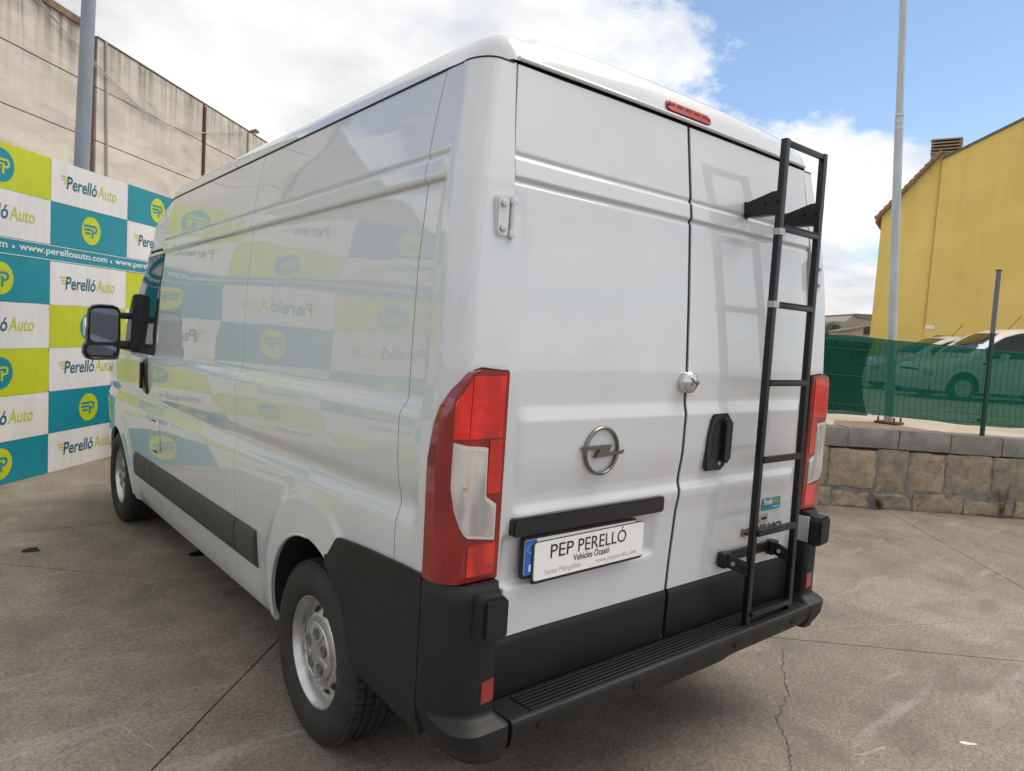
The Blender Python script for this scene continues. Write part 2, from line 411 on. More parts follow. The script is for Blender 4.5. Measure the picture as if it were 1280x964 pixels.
yl = mesh('painted_line', [YP(-2.4, 3.4, YZ+.004), YP(-2.2, 3.3, YZ+.004), YP(1.6, .9, YZ+.004), YP(1.4, .9, YZ+.004)], [(0,1,2,3)], YL); struct(yl)
rs = mesh('rust_stain', [YP(.5, 1.1, YZ+.004), YP(1.0, 1.0, YZ+.004), YP(2.4, 2.4, YZ+.004), YP(2.0, 3.2, YZ+.004), YP(1.3, 3.0, YZ+.004)], [(0,1,2,3,4)], mat('rusty_concrete', (.24,.13,.075), .9)); struct(rs)

# ------------------------------------------------------------------ stone wall
def b_stone(t, b):
    p = pos(t); inf = N(t, 'ShaderNodeObjectInfo')
    tone = ramp(t, inf.outputs['Random'], [(0, (.37,.295,.205)), (.35, (.29,.25,.195)), (.7, (.41,.325,.22)), (1, (.26,.23,.19))])
    n1 = noise_n(t, p, 9, 8, .7, .5)
    c = mixc(t, .75, tone, ramp(t, n1, [(.28, (.42,.40,.38)), (.7, (1.35,1.33,1.28))]), 'MULTIPLY')
    gr = ramp(t, noise_n(t, p, 3, 6, .6), [(.5, 0), (.7, 1)])
    L(t, mixc(t, mth(t, 'MULTIPLY', gr, .45), c, (.20,.19,.175)), b.inputs['Base Color'])
    h = mth(t, 'ADD', noise_n(t, p, 28, 7, .7), mth(t, 'MULTIPLY', n1, 1.2))
    bump(t, b, h, .9, .02)
STONE = mat('rough_sandstone', (.3,.25,.18), .92, build=b_stone)
def b_block(t, b):
    p = pos(t); inf = N(t, 'ShaderNodeObjectInfo')
    tone = ramp(t, inf.outputs['Random'], [(0, (.20,.195,.185)), (1, (.265,.255,.235))])
    c = mixc(t, .8, tone, ramp(t, noise_n(t, p, 5, 8, .65, .4), [(.28, (.55,.55,.56)), (.72, (1.25,1.22,1.16))]), 'MULTIPLY')
    w = ramp(t, noise_n(t, vmap(t, p, loc=(3,1,2)), 4, 5, .6), [(.58, 0), (.72, 1)])
    L(t, mixc(t, mth(t, 'MULTIPLY', w, .5), c, (.27,.215,.15)), b.inputs['Base Color'])
    bump(t, b, noise_n(t, p, 120, 4, .6), .5, .005)
BLOCK = mat('grey_cement_block', (.23,.22,.21), .9, build=b_block)
def b_mortar(t, b):
    p = pos(t); L(t, ramp(t, noise_n(t, p, 12, 7, .7), [(.3, (.13,.12,.105)), (.72, (.30,.28,.25))]), b.inputs['Base Color'])
    bump(t, b, noise_n(t, p, 40, 6, .7), .9, .015)
MORTAR = mat('lime_mortar', (.25,.23,.2), .95, build=b_mortar)
wall = empty('stone_wall', YP(0, 0, 0)); tag(wall, 'low wall of rough sandstone topped with grey cement blocks, below the green fence', 'wall')
bpy.context.view_layer.update(); WIM = Matrix.Translation(-YP(0,0,0))
def ws(o): o.matrix_parent_inverse = WIM; return o
WA0, WA1 = -7.8, 7.6
def rock(name, a0, a1, z0, z1, depth, m, seed, rough=.019, nx=9, nz=7):
    rnd = random.Random(seed); off = Vector((rnd.random()*50, rnd.random()*50, 0)); v = []; f = []
    pro = rnd.uniform(-.006, .012)
    for i in range(nx+1):
        for j in range(nz+1):
            a = a0+(a1-a0)*i/nx; z = z0+(z1-z0)*j/nz; e = 1 if (i in (0, nx) or j in (0, nz)) else 0
            d = pro+rough*noise.noise((a*9+off.x, z*9+off.y, 0))+.6*rough*noise.noise((a*25, z*25, off.x))
            if e: d -= .014
            wa = .012*noise.noise((a*7, z*7, off.x+3))*(rough/.012); wz = .010*noise.noise((a*7, z*7, off.y+9))*(rough/.012)
            v.append(YP(a+wa, -d, z+wz))
    w = nz+1
    for i in range(nx):
        for j in range(nz): f.append((i*w+j, (i+1)*w+j, (i+1)*w+j+1, i*w+j+1))
    ring = [i*w for i in range(nx)]+[nx*w+j for j in range(nz)]+[i*w+nz for i in range(nx, 0, -1)]+[j for j in range(nz, 0, -1)]
    base = len(v)
    for q in ring: v.append(v[q]+WI*depth)
    for k in range(len(ring)): f.append((ring[k], base+k, base+(k+1) % len(ring), ring[(k+1) % len(ring)]))
    return ws(mesh(name, v, f, m, wall, 30, True))
ws(bm_obj('mortar', box_bm((0,0,0), (WA1-WA0, .26, .60), 0, None), MORTAR, wall)).matrix_world = Matrix.Translation(YP((WA0+WA1)/2, .146, .302)) @ Matrix.Rotation(WANG, 4, 'Z')
a = .175-.52*15; k = 0
while a < WA1:
    rock('cap_block', a+.004, a+.516+.004*math.sin(k), .632+.004*math.sin(k*2.1), .822+.006*math.sin(k*1.3), .26, BLOCK, 100+k, .0025, 5, 3); a += .523; k += 1
rnd = random.Random(12)
edges = [.05, .536, .867, 1.237, 1.71]
while edges[0] > WA0: edges.insert(0, edges[0]-rnd.uniform(.34, .55))
while edges[-1] < WA1: edges.append(edges[-1]+rnd.uniform(.34, .55))
for k, (a0, a1) in enumerate(zip(edges, edges[1:])):
    rock('stone', a0+.012, a1-.012, .205+.02*math.sin(k*1.9), .612+.012*math.sin(k*2.7), .1, STONE, 200+k)
edges = [0.1]
while edges[0] > WA0: edges.insert(0, edges[0]-rnd.uniform(.3, .62))
while edges[-1] < WA1: edges.append(edges[-1]+rnd.uniform(.3, .62))
for k, (a0, a1) in enumerate(zip(edges, edges[1:])):
    rock('stone', a0+.014, a1-.014, .0, .17+.02*math.sin(k*2.3), .1, STONE, 400+k, .022)

# ------------------------------------------------------------------ fence: posts, welded wire, shade netting
fence = empty('wire_fence', YP(0, .16, .8)); tag(fence, 'green welded wire fence hung with green shade netting on the stone wall', 'fence')
bpy.context.view_layer.update(); FIM = Matrix.Translation(-YP(0,.16,.8))
def fs(o): o.matrix_parent_inverse = FIM; return o
GRN = mat('green_coated_steel', (.008,.045,.032), .4)
GRY = mat('bare_grey_post', (.13,.14,.15), .5)
def b_net(t, b):
    p = pos(t)
    out = [n for n in t.nodes if n.type == 'OUTPUT_MATERIAL'][0]
    dif = N(t, 'ShaderNodeBsdfDiffuse'); L(t, ramp(t, noise_n(t, p, 4, 5, .6), [(.3, (.008,.070,.048)), (.7, (.016,.105,.072))]), dif.inputs[0])
    trl = N(t, 'ShaderNodeBsdfTranslucent'); trl.inputs[0].default_value = (.01,.15,.10,1)
    tr = N(t, 'ShaderNodeBsdfTransparent'); tr.inputs[0].default_value = (.55,.82,.74,1)
    m1 = N(t, 'ShaderNodeMixShader'); m1.inputs[0].default_value = .35; L(t, dif.outputs[0], m1.inputs[1]); L(t, trl.outputs[0], m1.inputs[2])
    m2 = N(t, 'ShaderNodeMixShader'); L(t, ramp(t, noise_n(t, vmap(t, p, scale=(1,1,14)), 9, 3, .5), [(.3, .11), (.7, .19)]), m2.inputs[0])
    L(t, m1.outputs[0], m2.inputs[1]); L(t, tr.outputs[0], m2.inputs[2]); L(t, m2.outputs[0], out.inputs[0])
NET = mat('green_shade_net', (.01,.12,.09), .8, build=b_net)
def net(name, a0, a1, b_, z0, z1, seed, curve=0.):
    na, nz = int((a1-a0)/.06)+2, 14
    def fn(u, v_):
        q = (v_-z0)/(z1-z0)
        a = u + curve*math.sin(q*math.pi)*(1-min(1, (a1-u)/.4))
        sag = .018*math.sin(u*2.3+seed)+.012*noise.noise((u*2.2, seed, 0))
        return YP(a, b_+.014*noise.noise((u*3, v_*4, seed))+.01*math.sin(q*9), v_+sag*(1 if q > .5 else 1.3)-.012*u)
    return fs(grid(name, fn, lin(a0, a1, na), lin(z0, z1, nz), NET, fence, smooth=180))
net('shade_net', -6.5, 7.0, .215, .955, 1.760, 1)
net('shade_net', -6.5, .50, .250, .950, 1.755, 5, -.09)
bm = bmesh.new()
for b_, z in ((.16, .97), (.16, 1.06), (.16, 1.36), (.16, 1.64), (.16, 1.73)):
    tube_bm([YP(-6.5, b_, z+.078), YP(7, b_, z-.084)], .0028, 5, bm=bm)
a = -6.5
while a < 7:
    dz = -.012*a; s_ = [(.16, .955), (.135, 1.01), (.16, 1.06), (.16, 1.62), (.135, 1.68), (.16, 1.735)]
    tube_bm([YP(a, p_[0], p_[1]+dz) for p_ in s_], .0024, 4, bm=bm); a += .0605
fw = fs(bm_obj('wire_mesh', bm, GRN, fence)); fw['kind'] = 'stuff'
for a in (-5.9, -3.37, -.85, 1.63, 4.13, 6.6):
    p0, p1 = YP(a, .115, .80), YP(a-.012, .125, 2.525); zm = .63
    pm = p0.lerp(p1, zm)
    fs(tube('post', [p0, pm], .0235, GRN, fence, 14)); fs(tube('post_top', [pm, p1], .0232, GRY, fence, 14))
    fs(tube('post_cap', [p1, p1+Vector((0,0,.012))], .027, RUBSEAL, fence, 14))
    for z in (.98, 1.57):
        fs(box('clip', YP(a-.01, .135, z), (.07, .05, .022), GRN, fence, .004, Matrix.Rotation(WANG, 4, 'Z')))
# weeds at the foot of the wall
LEAF = mat('weed_leaf', (.055,.085,.022), .7); STALK = mat('weed_stalk', (.10,.09,.04), .8)
def weed(a, h, seed, label):
    rnd = random.Random(seed); o = empty('weed', YP(a, -.03, 0)); tag(o, label, 'weed', None)
    bm = bmesh.new(); lf = bmesh.new(); base = Vector((0,0,0))
    for s_ in range(7):
        top = Vector((rnd.uniform(-.09,.09), rnd.uniform(-.05,.05), h*rnd.uniform(.5,1)))
        pts = [base+top*q+Vector((.02*math.sin(q*4+s_), .015*math.cos(q*3+s_), 0))*q for q in (0,.3,.6,1)]
        tube_bm(pts, .0018, 4, bm=bm)
        for k in range(16):
            q = rnd.uniform(.12, 1); c = base+top*q; a_ = rnd.uniform(0, 6.28); l = rnd.uniform(.018, .045); d = Vector((math.cos(a_), math.sin(a_), rnd.uniform(-.2,.7)))*l; w = Vector((-d.y, d.x, 0)).normalized()*l*.22
            vv = [lf.verts.new(x) for x in (c, c+d*.5+w, c+d, c+d*.5-w)]; lf.faces.new(vv)
    bm_obj('stalks', bm, STALK, o); x = bm_obj('leaves', lf, LEAF, o); x['kind'] = 'stuff'; return o
weed(.60, .20, 1, 'small weed growing from the wall foot left of the fence post'); weed(1.83, .46, 2, 'tall thin weed growing against the stone wall below the fence post')
weed(2.9, .22, 3, 'small weed at the wall foot beyond the tall one')

# ------------------------------------------------------------------ lamp pole in the yard
def b_galv(c0, c1):
    def f(t, b): L(t, ramp(t, noise_n(t, vmap(t, pos(t), scale=(1,1,.25)), 8, 6, .6), [(.3, c0), (.7, c1)]), b.inputs['Base Color'])
    return f
GALV = mat('galvanised_steel', (.5,.52,.54), .42, metal=.35, build=b_galv((.38,.41,.44), (.52,.55,.58)))
pb, ptop = Vector((8.65, 2.94, YZ)), Vector((8.65, 2.94, YZ))-WD*.62+Vector((0,0,9.2))
pole = empty('lamp_pole', pb); tag(pole, 'slim galvanised metal pole leaning slightly, standing in the yard behind the green fence', 'pole')
def lp(q): return (ptop-pb)*q
tube('shaft', [lp(0), lp(.47)], [.062, .056], GALV, pole, 20); tube('shaft', [lp(.47), lp(1)], [.050, .042], GALV, pole, 20)
tube('collar', [lp(.462), lp(.466)], .060, STEEL, pole, 20); tube('collar', [lp(.472), lp(.476)], .058, STEEL, pole, 20); tube('collar', [lp(.452), lp(.456)], .060, STEEL, pole, 20)
box('base_plate', (0,0,.02), (.30,.30,.03), mat('rusty_iron', (.09,.045,.03), .85), pole, .004)
for sx in (-1, 1):
    for sy in (-1, 1): tube('anchor_bolt', [(sx*.11, sy*.11, .03), (sx*.11, sy*.11, .10)], .014, mat('rusty_iron'), pole, 8)
tube('lamp_arm', [lp(1), lp(1)+WD*-.5+Vector((0,0,.15))], .03, GALV, pole, 10); box('lamp_head', lp(1)+WD*-.8+Vector((0,0,.2)), (.6,.22,.1), GALV, pole, .03, Matrix.Rotation(WANG, 4, 'Z'))

# ================================================================== hoarding with checkered print
ROWS = [2.915, 2.532, 2.135, 1.985, 1.584, 1.182, .772, .375, .0]
SP = 1.1175; C0 = .555
ban = empty('hoarding', BP(0, 0, 0)); tag(ban, 'tall hoarding printed with teal, lime and white squares and dealer logos', 'hoarding')
bpy.context.view_layer.update(); BIM = Matrix.Translation(-BP(0,0,0))
def bs(o): o.matrix_parent_inverse = BIM; return o
S0, S1 = C0-4*SP, C0+4*SP
bb = bmesh.new()
for z0, z1 in ((-.0, 1.583), (1.587, 2.905)):
    b2 = [bb.verts.new(BP(s, k, z)) for s, k, z in ((S0,0,z0), (S1,0,z0), (S1,0,z1), (S0,0,z1), (S0,.03,z0), (S1,.03,z0), (S1,.03,z1), (S0,.03,z1))]
    for q in ((0,1,2,3), (4,5,6,7), (0,1,5,4), (1,2,6,5), (2,3,7,6), (3,0,4,7)): bb.faces.new([b2[k] for k in q])
bs(bm_obj('backing_board', bb, mat('grey_board', (.4,.4,.4), .7), ban))
for s in [S0+.1+k*2.2 for k in range(5)]:
    bs(beam('brace', BP(s, .06, 0), BP(s, .06, 2.85), .06, .06, GALV, ban, upv=WD)); bs(beam('brace', BP(s, .07, 2.2), BP(s, 1.1, 0), .05, .05, GALV, ban))
def fr(s, z, k0): return lambda a, b, c: BP(s+a, -(k0+c), z+b)
def cell(name, s0, s1, z0, z1, m):
    e = .0015; wob = .0
    v = [BP(s0+e, -.004, z0+e), BP(s1-e, -.004, z0+e), BP(s1-e, -.004, z1-e), BP(s0+e, -.004, z1-e)]
    return bs(mesh(name, v, [(0,1,2,3)], m, ban))
# round badge built once in local (a, b) coordinates and reused
def badge_glyph():
    bm = bmesh.new()
    def rect(x0, y0, x1, y1, sl=0.):
        vv = [bm.verts.new((x, y, 0)) for x, y in ((x0+sl*0, y0), (x1, y0), (x1, y1), (x0, y1))]; bm.faces.new(vv)
    # three speed bars and a P with an open bowl
    rect(-.105, .030, .030, .050); rect(-.105, -.006, .0, .014); rect(-.085, -.042, -.010, -.022)
    rect(.008, -.075, .032, .014)
    n = 12
    for k in range(n):
        a0, a1 = -math.pi/2+math.pi*k/n, -math.pi/2+math.pi*(k+1)/n
        vv = [bm.verts.new((.045+r_*1.15*math.cos(a), .012+r_*math.sin(a), 0)) for r_, a in ((.020, a0), (.040, a0), (.040, a1), (.020, a1))]; bm.faces.new(vv)
    rect(.030, .0321, .045, .052); rect(.0321, -.028, .045, -.008)
    me = bpy.data.meshes.new('badge_mark'); bm.to_mesh(me); bm.free(); return me
def disc_me(name, r, n=40):
    me = bpy.data.meshes.new(name); me.from_pydata([(r*math.cos(2*math.pi*k/n), r*math.sin(2*math.pi*k/n), 0) for k in range(n)], [], [tuple(range(n))]); return me
RB = Matrix(((BD.x, 0, BN.x, 0), (BD.y, 0, BN.y, 0), (0, 1, 0, 0), (0, 0, 0, 1)))
GM = {}
def shared(key, maker, m):
    if (key, m.name) not in GM:
        me = maker(); me.materials.append(m); GM[(key, m.name)] = me
    return GM[(key, m.name)]
def put(name, me, s, z, k, parent):
    o = bpy.data.objects.new(name, me); COL.objects.link(o); o.parent = parent
    o.matrix_parent_inverse = BIM if parent is ban else Matrix(); o.matrix_basis = Matrix.Translation(BP(s, -k, z)) @ RB; return o
def logo_word(part):
    if part == 'bars':
        bm = bmesh.new()
        for i, (x0, x1) in enumerate(((0, .115), (.022, .10), (.044, .105))):
            y = .118-.028*i; vv = [bm.verts.new((x, yy, 0)) for x, yy in ((x0+.012, y), (x1, y), (x1+.006, y+.013), (x0, y+.013))]; bm.faces.new(vv)
        me = bpy.data.meshes.new('logo_bars'); bm.to_mesh(me); bm.free(); return me
    s, x0, w, h, bold, shear = (('Perelló', .085, .425, None, .016, .14), ('Auto', .525, .285, None, .006, .14))[part == 'auto']
    me = text_mesh(s, 1., bold, shear, 0.)
    X = np.empty(len(me.vertices)*3); me.vertices.foreach_get('co', X); X = X.reshape(-1, 3)
    a0, a1 = X[:,0].min(), X[:,0].max(); k = w/(a1-a0); ky = .170
    for vt in me.vertices: vt.co = (x0+(vt.co.x-a0)*k, .018+vt.co.y*ky, 0)
    me.update(); return me
for j in range(-4, 4):
    s0 = C0+j*SP; s1 = s0+SP; jj = j+1
    r = 0
    for q in range(8):
        z1, z0 = ROWS[q], ROWS[q+1]
        if q == 2: continue
        r += 1; zc = (z0+z1)/2
        if (r-1-(jj % 2)) % 2 == 0:
            idx = (r-1-(jj % 2))//2+math.ceil(jj/2)
            bgm, fg = ((LIME, TEAL), (TEAL, LIME))[idx % 2]
            cell('lime_square' if idx % 2 == 0 else 'teal_square', s0, s1, z0, z1, bgm)
            d = put('round_badge', shared('disc', lambda: disc_me('badge_disc', .138), fg), (s0+s1)/2-.01, zc, .006, ban)
            put('badge_mark', shared('glyph', badge_glyph, bgm), (s0+s1)/2-.012, zc+.006, .008, ban)
        else:
            cell('white_square', s0, s1, z0, z1, BWHITE)
            put('logo_bars', shared('bars', lambda: logo_word('bars'), LIME), s0+.115, zc-.062, .006, ban)
            put('logo_lettering', shared('per', lambda: logo_word('per'), DTEAL), s0+.115, zc-.062, .006, ban)
            put('logo_lettering', shared('auto', lambda: logo_word('auto'), LIME), s0+.115, zc-.062, .006, ban)
cell('printed_strip', S0, S1, ROWS[3], ROWS[2], TEAL)
for zz in (ROWS[3]+.006, ROWS[2]-.012):
    v = [BP(S0, -.006, zz), BP(S1, -.006, zz), BP(S1, -.006, zz+.007), BP(S0, -.006, zz+.007)]; bs(mesh('strip_line', v, [(0,1,2,3)], BWHITE, ban))
for k in range(-4, 4):
    s = .183+k*1.293
    if s < S0+.05 or s+1.2 > S1: continue
    bs(text('web_address', 'www.perelloauto.com', fr(s, 2.025, .006), 1.166, .082, BWHITE, ban, bold=.02, extrude=.001))
    put('dot', shared('dot', lambda: disc_me('strip_dot', .014, 16), BWHITE), s+1.23, 2.062, .007, ban)
for s in [C0+k*SP for k in range(-3, 4)]:
    for z in (2.88, 1.55, 1.17, .78): put('screw', shared('screw', lambda: disc_me('screw_head', .008, 10), BOLT), s-.006, z, .0085, ban)

# ================================================================== warehouse wall behind the hoarding
def b_pre(t, b):
    p = pos(t); inf = N(t, 'ShaderNodeObjectInfo'); sx_ = N(t, 'ShaderNodeSeparateXYZ'); L(t, p, sx_.inputs[0])
    base = ramp(t, inf.outputs['Random'], [(0, (.54,.505,.455)), (1, (.61,.575,.525))])
    m1 = ramp(t, noise_n(t, vmap(t, p, rot=(0,0,-BANG), scale=(.35,.35,1.0)), 1.6, 8, .65, .5), [(.30, (.66,.66,.67)), (.66, (1.12,1.11,1.08))])
    c = mixc(t, .8, base, m1, 'MULTIPLY')
    pat = ramp(t, noise_n(t, vmap(t, p, rot=(0,0,-BANG), scale=(.8,.8,3.2)), 1.5, 7, .7, .3), [(.55, 0), (.72, 1)])
    c = mixc(t, mth(t, 'MULTIPLY', pat, .35), c, (.24,.235,.23))
    # rain streaks running down from the coping
    st = ramp(t, noise_n(t, vmap(t, p, rot=(0,0,-BANG), scale=(5.5, 5.5, .28)), 1.3, 5, .6), [(.45, 0), (.66, 1)])
    hgt = ramp(t, mth(t, 'MULTIPLY_ADD', sx_.outputs[2], 1/2.2, -(7.45-2.2)/2.2, clamp=True), [(.0, 0), (.6, .35), (.95, 1)])
    c = mixc(t, mth(t, 'MULTIPLY', mth(t, 'MULTIPLY', st, hgt), .7), c, (.085,.075,.06))
    L(t, c, b.inputs['Base Color'])
    bump(t, b, noise_n(t, p, 14, 6, .65), .3, .02)
PRE = mat('stained_precast_concrete', (.45,.4,.34), .9, build=b_pre)
RUST = mat('rusty_steel', (.10,.05,.032), .85)
wh = empty('warehouse', BP(12, 6, 0)); tag(wh, 'tall warehouse of stained beige precast panels rising behind the hoarding', 'building')
bpy.context.view_layer.update(); HIM = Matrix.Translation(-BP(12,6,0))
def hs(o): o.matrix_parent_inverse = HIM; return o
ZJ = [0, .68, 1.82, 2.96, 4.10, 5.235, 6.385, 7.46]
SEC = [(2.6, 9.32), (9.56, 14.02), (14.10, 18.6), (18.64, 27)]
def bbox8(s0, s1, k0, k1, z0, z1, z1b=None):
    return [BP(s0,k0,z0), BP(s1,k0,z0), BP(s1,k0,z1), BP(s0,k0,z1), BP(s0,k1,z0), BP(s1,k1,z0), BP(s1,k1,z1), BP(s0,k1,z1)]
BF = [(0,1,2,3), (4,5,6,7), (0,1,5,4), (1,2,6,5), (2,3,7,6), (3,0,4,7)]
def bbox(name, s0, s1, k0, k1, z0, z1, m, bev=.0):
    o = mesh(name, bbox8(s0, s1, k0, k1, z0, z1), BF, m, wh, None, True); return hs(o)
for si, (s0, s1) in enumerate(SEC):
    for q in range(7):
        ex = .004*math.sin(si*3+q*1.7)
        z1 = ZJ[q+1]-.012 if q < 6 else ZJ[7]-(.0 if si < 1 else .02)
        bbox('wall_panel', s0, s1, 6.0+ex, 6.16, ZJ[q]+.012, z1, PRE)
bbox('inner_wall', 2.62, 27, 6.17, 6.3, 0, 7.40, mat('dark_joint', (.03,.028,.025), .95))
bbox('coping', 2.55, 9.34, 5.93, 6.35, 7.462, 7.60, mat('rusty_coping', (.17,.125,.08), .9, build=lambda t, b: L(t, ramp(t, noise_n(t, pos(t), 3, 6, .6), [(.35, (.09,.055,.035)), (.7, (.30,.24,.16))]), b.inputs['Base Color'])))
bbox('coping', 9.56, 27, 5.985, 6.3, 7.442, 7.475, mat('mossy_coping', (.07,.062,.05), .95))
bbox('column', 9.36, 9.52, 6.03, 6.15, 0, 7.45, RUST)
bbox('roof', 2.62, 27, 6.31, 20, 7.1, 7.3, mat('roof_felt', (.15,.15,.15), .9))
for nm, s0, s1 in (('back_wall', 2.6, 27),): bbox(nm, s0, s1, 20, 20.2, 0, 7.3, PRE)
for s in (2.6, 26.9): bbox('end_wall', s, s+.1, 6.3, 20, 0, 7.3, PRE)
hs(tube('conduit', [BP(9.92, 5.96, 0), BP(9.90, 5.96, 4.6), BP(9.80, 5.96, 7.46)], .028, mat('pale_conduit', (.42,.39,.34), .7), wh, 8))
hs(tube('drainpipe', [BP(14.06, 5.97, 0), BP(14.06, 5.97, 7.36)], .05, RUST, wh, 10))
hs(tube('conduit', [BP(16.75, 5.96, 0), BP(16.75, 5.96, 7.4)], .03, mat('pale_conduit'), wh, 8))
for sgn, pts in enumerate(([(7.3,7.62),(7.71,7.41),(8.9,7.01),(9.93,6.70),(10.97,6.42),(12.32,6.34),(13.89,6.60),(15.2,6.98),(16.5,7.38)], [(7.35,7.62),(8.9,6.94),(9.93,6.62),(10.97,6.36),(12.2,6.30)])):
    hs(tube('cable', [BP(s, 5.94-.02*sgn, z) for s, z in pts], .014 if not sgn else .010, mat('pale_cable', (.45,.43,.40), .7), wh, 6))
fl = empty('floodlight', BP(16.6, 5.9, 7.36)); tag(fl, 'grey floodlight fixed at the top of the warehouse wall', 'lamp')
FLM = mat('floodlight_grey', (.12,.12,.12), .5)
beam('arm', (0,0,0), BN*.12+Vector((0,0,.03)), .03, .03, FLM, fl); box('housing', BN*.2+Vector((0,0,.03)), (.24,.22,.08), FLM, fl, .02, Matrix.Rotation(BANG, 4, 'Z') @ Matrix.Rotation(R(-18), 4, 'X')); box('lamp_glass', BN*.2+Vector((0,0,-.012)), (.20,.18,.02), mat('lamp_glass', (.3,.3,.3), .15), fl, .004, Matrix.Rotation(BANG, 4, 'Z') @ Matrix.Rotation(R(-18), 4, 'X'))
# thick light pole between hoarding and warehouse
POLEM = mat('blue_grey_pole_paint', (.24,.27,.32), .45, build=b_galv((.20,.235,.285), (.27,.305,.36)))
po = empty('light_pole', BP(3.55, 2, 0)); tag(po, 'thick blue grey light pole standing behind the hoarding', 'pole')
d_ = BD*.36
tube('shaft', [(0,0,0), (0,0,.4), d_*.9+Vector((0,0,8.2))], [.105,.105,.078], POLEM, po, 24); tube('base_flange', [(0,0,0), (0,0,.025)], .19, POLEM, po, 20); tube('door_band', [(0,0,.5), (0,0,.505)], .107, STEEL, po, 20)
tube('lamp_arm', [d_*.9+Vector((0,0,8.15)), d_+BN*.7+Vector((0,0,8.6)), d_+BN*1.3+Vector((0,0,8.7))], .04, POLEM, po, 10); box('lamp_head', d_+BN*1.6+Vector((0,0,8.68)), (.28,.7,.12), POLEM, po, .04, Matrix.Rotation(BANG, 4, 'Z'))

# ================================================================== yellow house, far house, bush
def b_yel(t, b):
    p = pos(t); n1 = noise_n(t, p, .5, 6, .6, .3)
    c = ramp(t, n1, [(.3, (.67,.49,.13)), (.7, (.77,.59,.18))])
    st = ramp(t, noise_n(t, vmap(t, p, scale=(1.6,1.6,.18)), 1.2, 6, .6), [(.5, 0), (.72, 1)])
    c = mixc(t, mth(t, 'MULTIPLY', st, .25), c, (.50,.37,.10)); L(t, c, b.inputs['Base Color'])
    bump(t, b, noise_n(t, p, 6, 6, .7), .25, .03)
YEL = mat('yellow_render', (.52,.39,.09), .85, build=b_yel)
TILE = mat('terracotta_tile', (.30,.16,.09), .85, build=lambda t, b: L(t, ramp(t, noise_n(t, pos(t), 5, 5, .6), [(.3, (.16,.10,.065)), (.7, (.36,.23,.14))]), b.inputs['Base Color']))
HO = YP(8.70, 18.7, 0); HT = R(30)
HE = WD*math.cos(HT)-WI*math.sin(HT); HD = WD*math.sin(HT)+WI*math.cos(HT)
def HP(e, d, z): return HO+HE*e+HD*d+Vector((0,0,z))
yh = empty('yellow_house', HP(4, 0, YZ)); tag(yh, 'house with a blank ochre yellow gable wall behind the yard', 'building')
bpy.context.view_layer.update(); YIM = Matrix.Translation(-HP(4, 0, YZ))
def ys(o): o.matrix_parent_inverse = YIM; return o
def yprism(name, pts, b0, b1, m):
    n = len(pts); v = [HP(a, b0, z) for a, z in pts]+[HP(a, b1, z) for a, z in pts]
    f = [tuple(range(n)), tuple(range(2*n-1, n-1, -1))]+[(k, (k+1) % n, n+(k+1) % n, n+k) for k in range(n)]
    return ys(mesh(name, v, f, m, yh, None, True))
yprism('wall', [(0.03, YZ), (1.70, YZ), (1.70, 8.50), (0.03, 6.45)], .05, 10, YEL)
yprism('wall', [(1.70, YZ), (12, YZ), (12, 11.2), (9.5, 12.3), (1.70, 8.30)], 0, 12, YEL)
yprism('coping', [(1.70, 8.30), (9.5, 12.3), (9.5, 12.38), (1.70, 8.38)], -.06, .3, mat('grey_coping', (.12,.11,.095), .9))
vg0, vg1 = Vector((-.16, 6.30)), Vector((1.66, 8.52)); dv = (vg1-vg0); nt_ = 13
for row in range(2):
    for k in range(nt_):
        q0 = k/nt_; c = vg0+dv*q0; d2 = dv/nt_*1.12
        ys(tube('roof_tile', [HP(c.x, -.14+row*.22, c.y+.06), HP(c.x+d2.x, -.14+row*.22, c.y+d2.y+.02)], [.085, .07], TILE, yh, 8))
yprism('roof', [(-.16, 6.24), (-.16, 6.32), (1.68, 8.56), (1.68, 8.46)], -.05, 10, TILE)
yprism('chimney_stack', [(1.33, 7.9), (2.16, 7.9), (2.16, 8.70), (1.33, 8.70)], .7, 1.6, mat('ochre_plaster', (.36,.25,.12), .9))
for k in range(5):
    e_ = .02*(k == 4); yprism('chimney_louvre', [(1.29-e_, 8.70+k*.11), (2.20+e_, 8.70+k*.11), (2.20+e_, 8.745+k*.11), (1.29-e_, 8.745+k*.11)], .64, 1.66, mat('brown_louvre', (.34,.26,.18), .85))
yprism('chimney_core', [(1.38, 8.70), (2.12, 8.70), (2.12, 9.14), (1.38, 9.14)], .75, 1.55, mat('soot', (.03,.028,.025), .95))
yprism('tile_ridge', [(1.70, 8.32), (2.36, 8.56), (2.36, 8.68), (1.70, 8.58)], .32, .9, TILE)
yprism('wall_joint', [(1.690, 2.6), (1.708, 2.6), (1.708, 8.3), (1.690, 8.3)], -.006, .06, mat('brown_joint', (.30,.225,.07), .9))
yprism('sign', [(1.72, 2.56), (2.0, 2.56), (2.0, 2.68), (1.72, 2.68)], -.02, .02, WHITE)
fh = empty('far_house', YP(20, 46, YZ)); tag(fh, 'small stone coloured house far off beside the yellow house', 'building')
bpy.context.view_layer.update(); FHM = Matrix.Translation(-YP(20,46,YZ))
def fprism(name, pts, b0, b1, m):
    n = len(pts); v = [YP(a, b0, z) for a, z in pts]+[YP(a, b1, z) for a, z in pts]
    f = [tuple(range(n)), tuple(range(2*n-1, n-1, -1))]+[(k, (k+1) % n, n+(k+1) % n, n+k) for k in range(n)]
    o = mesh(name, v, f, m, fh, None, True); o.matrix_parent_inverse = FHM; return o
STN = mat('pale_stone_house', (.36,.32,.26), .9); RFT = mat('old_roof', (.19,.165,.13), .9)
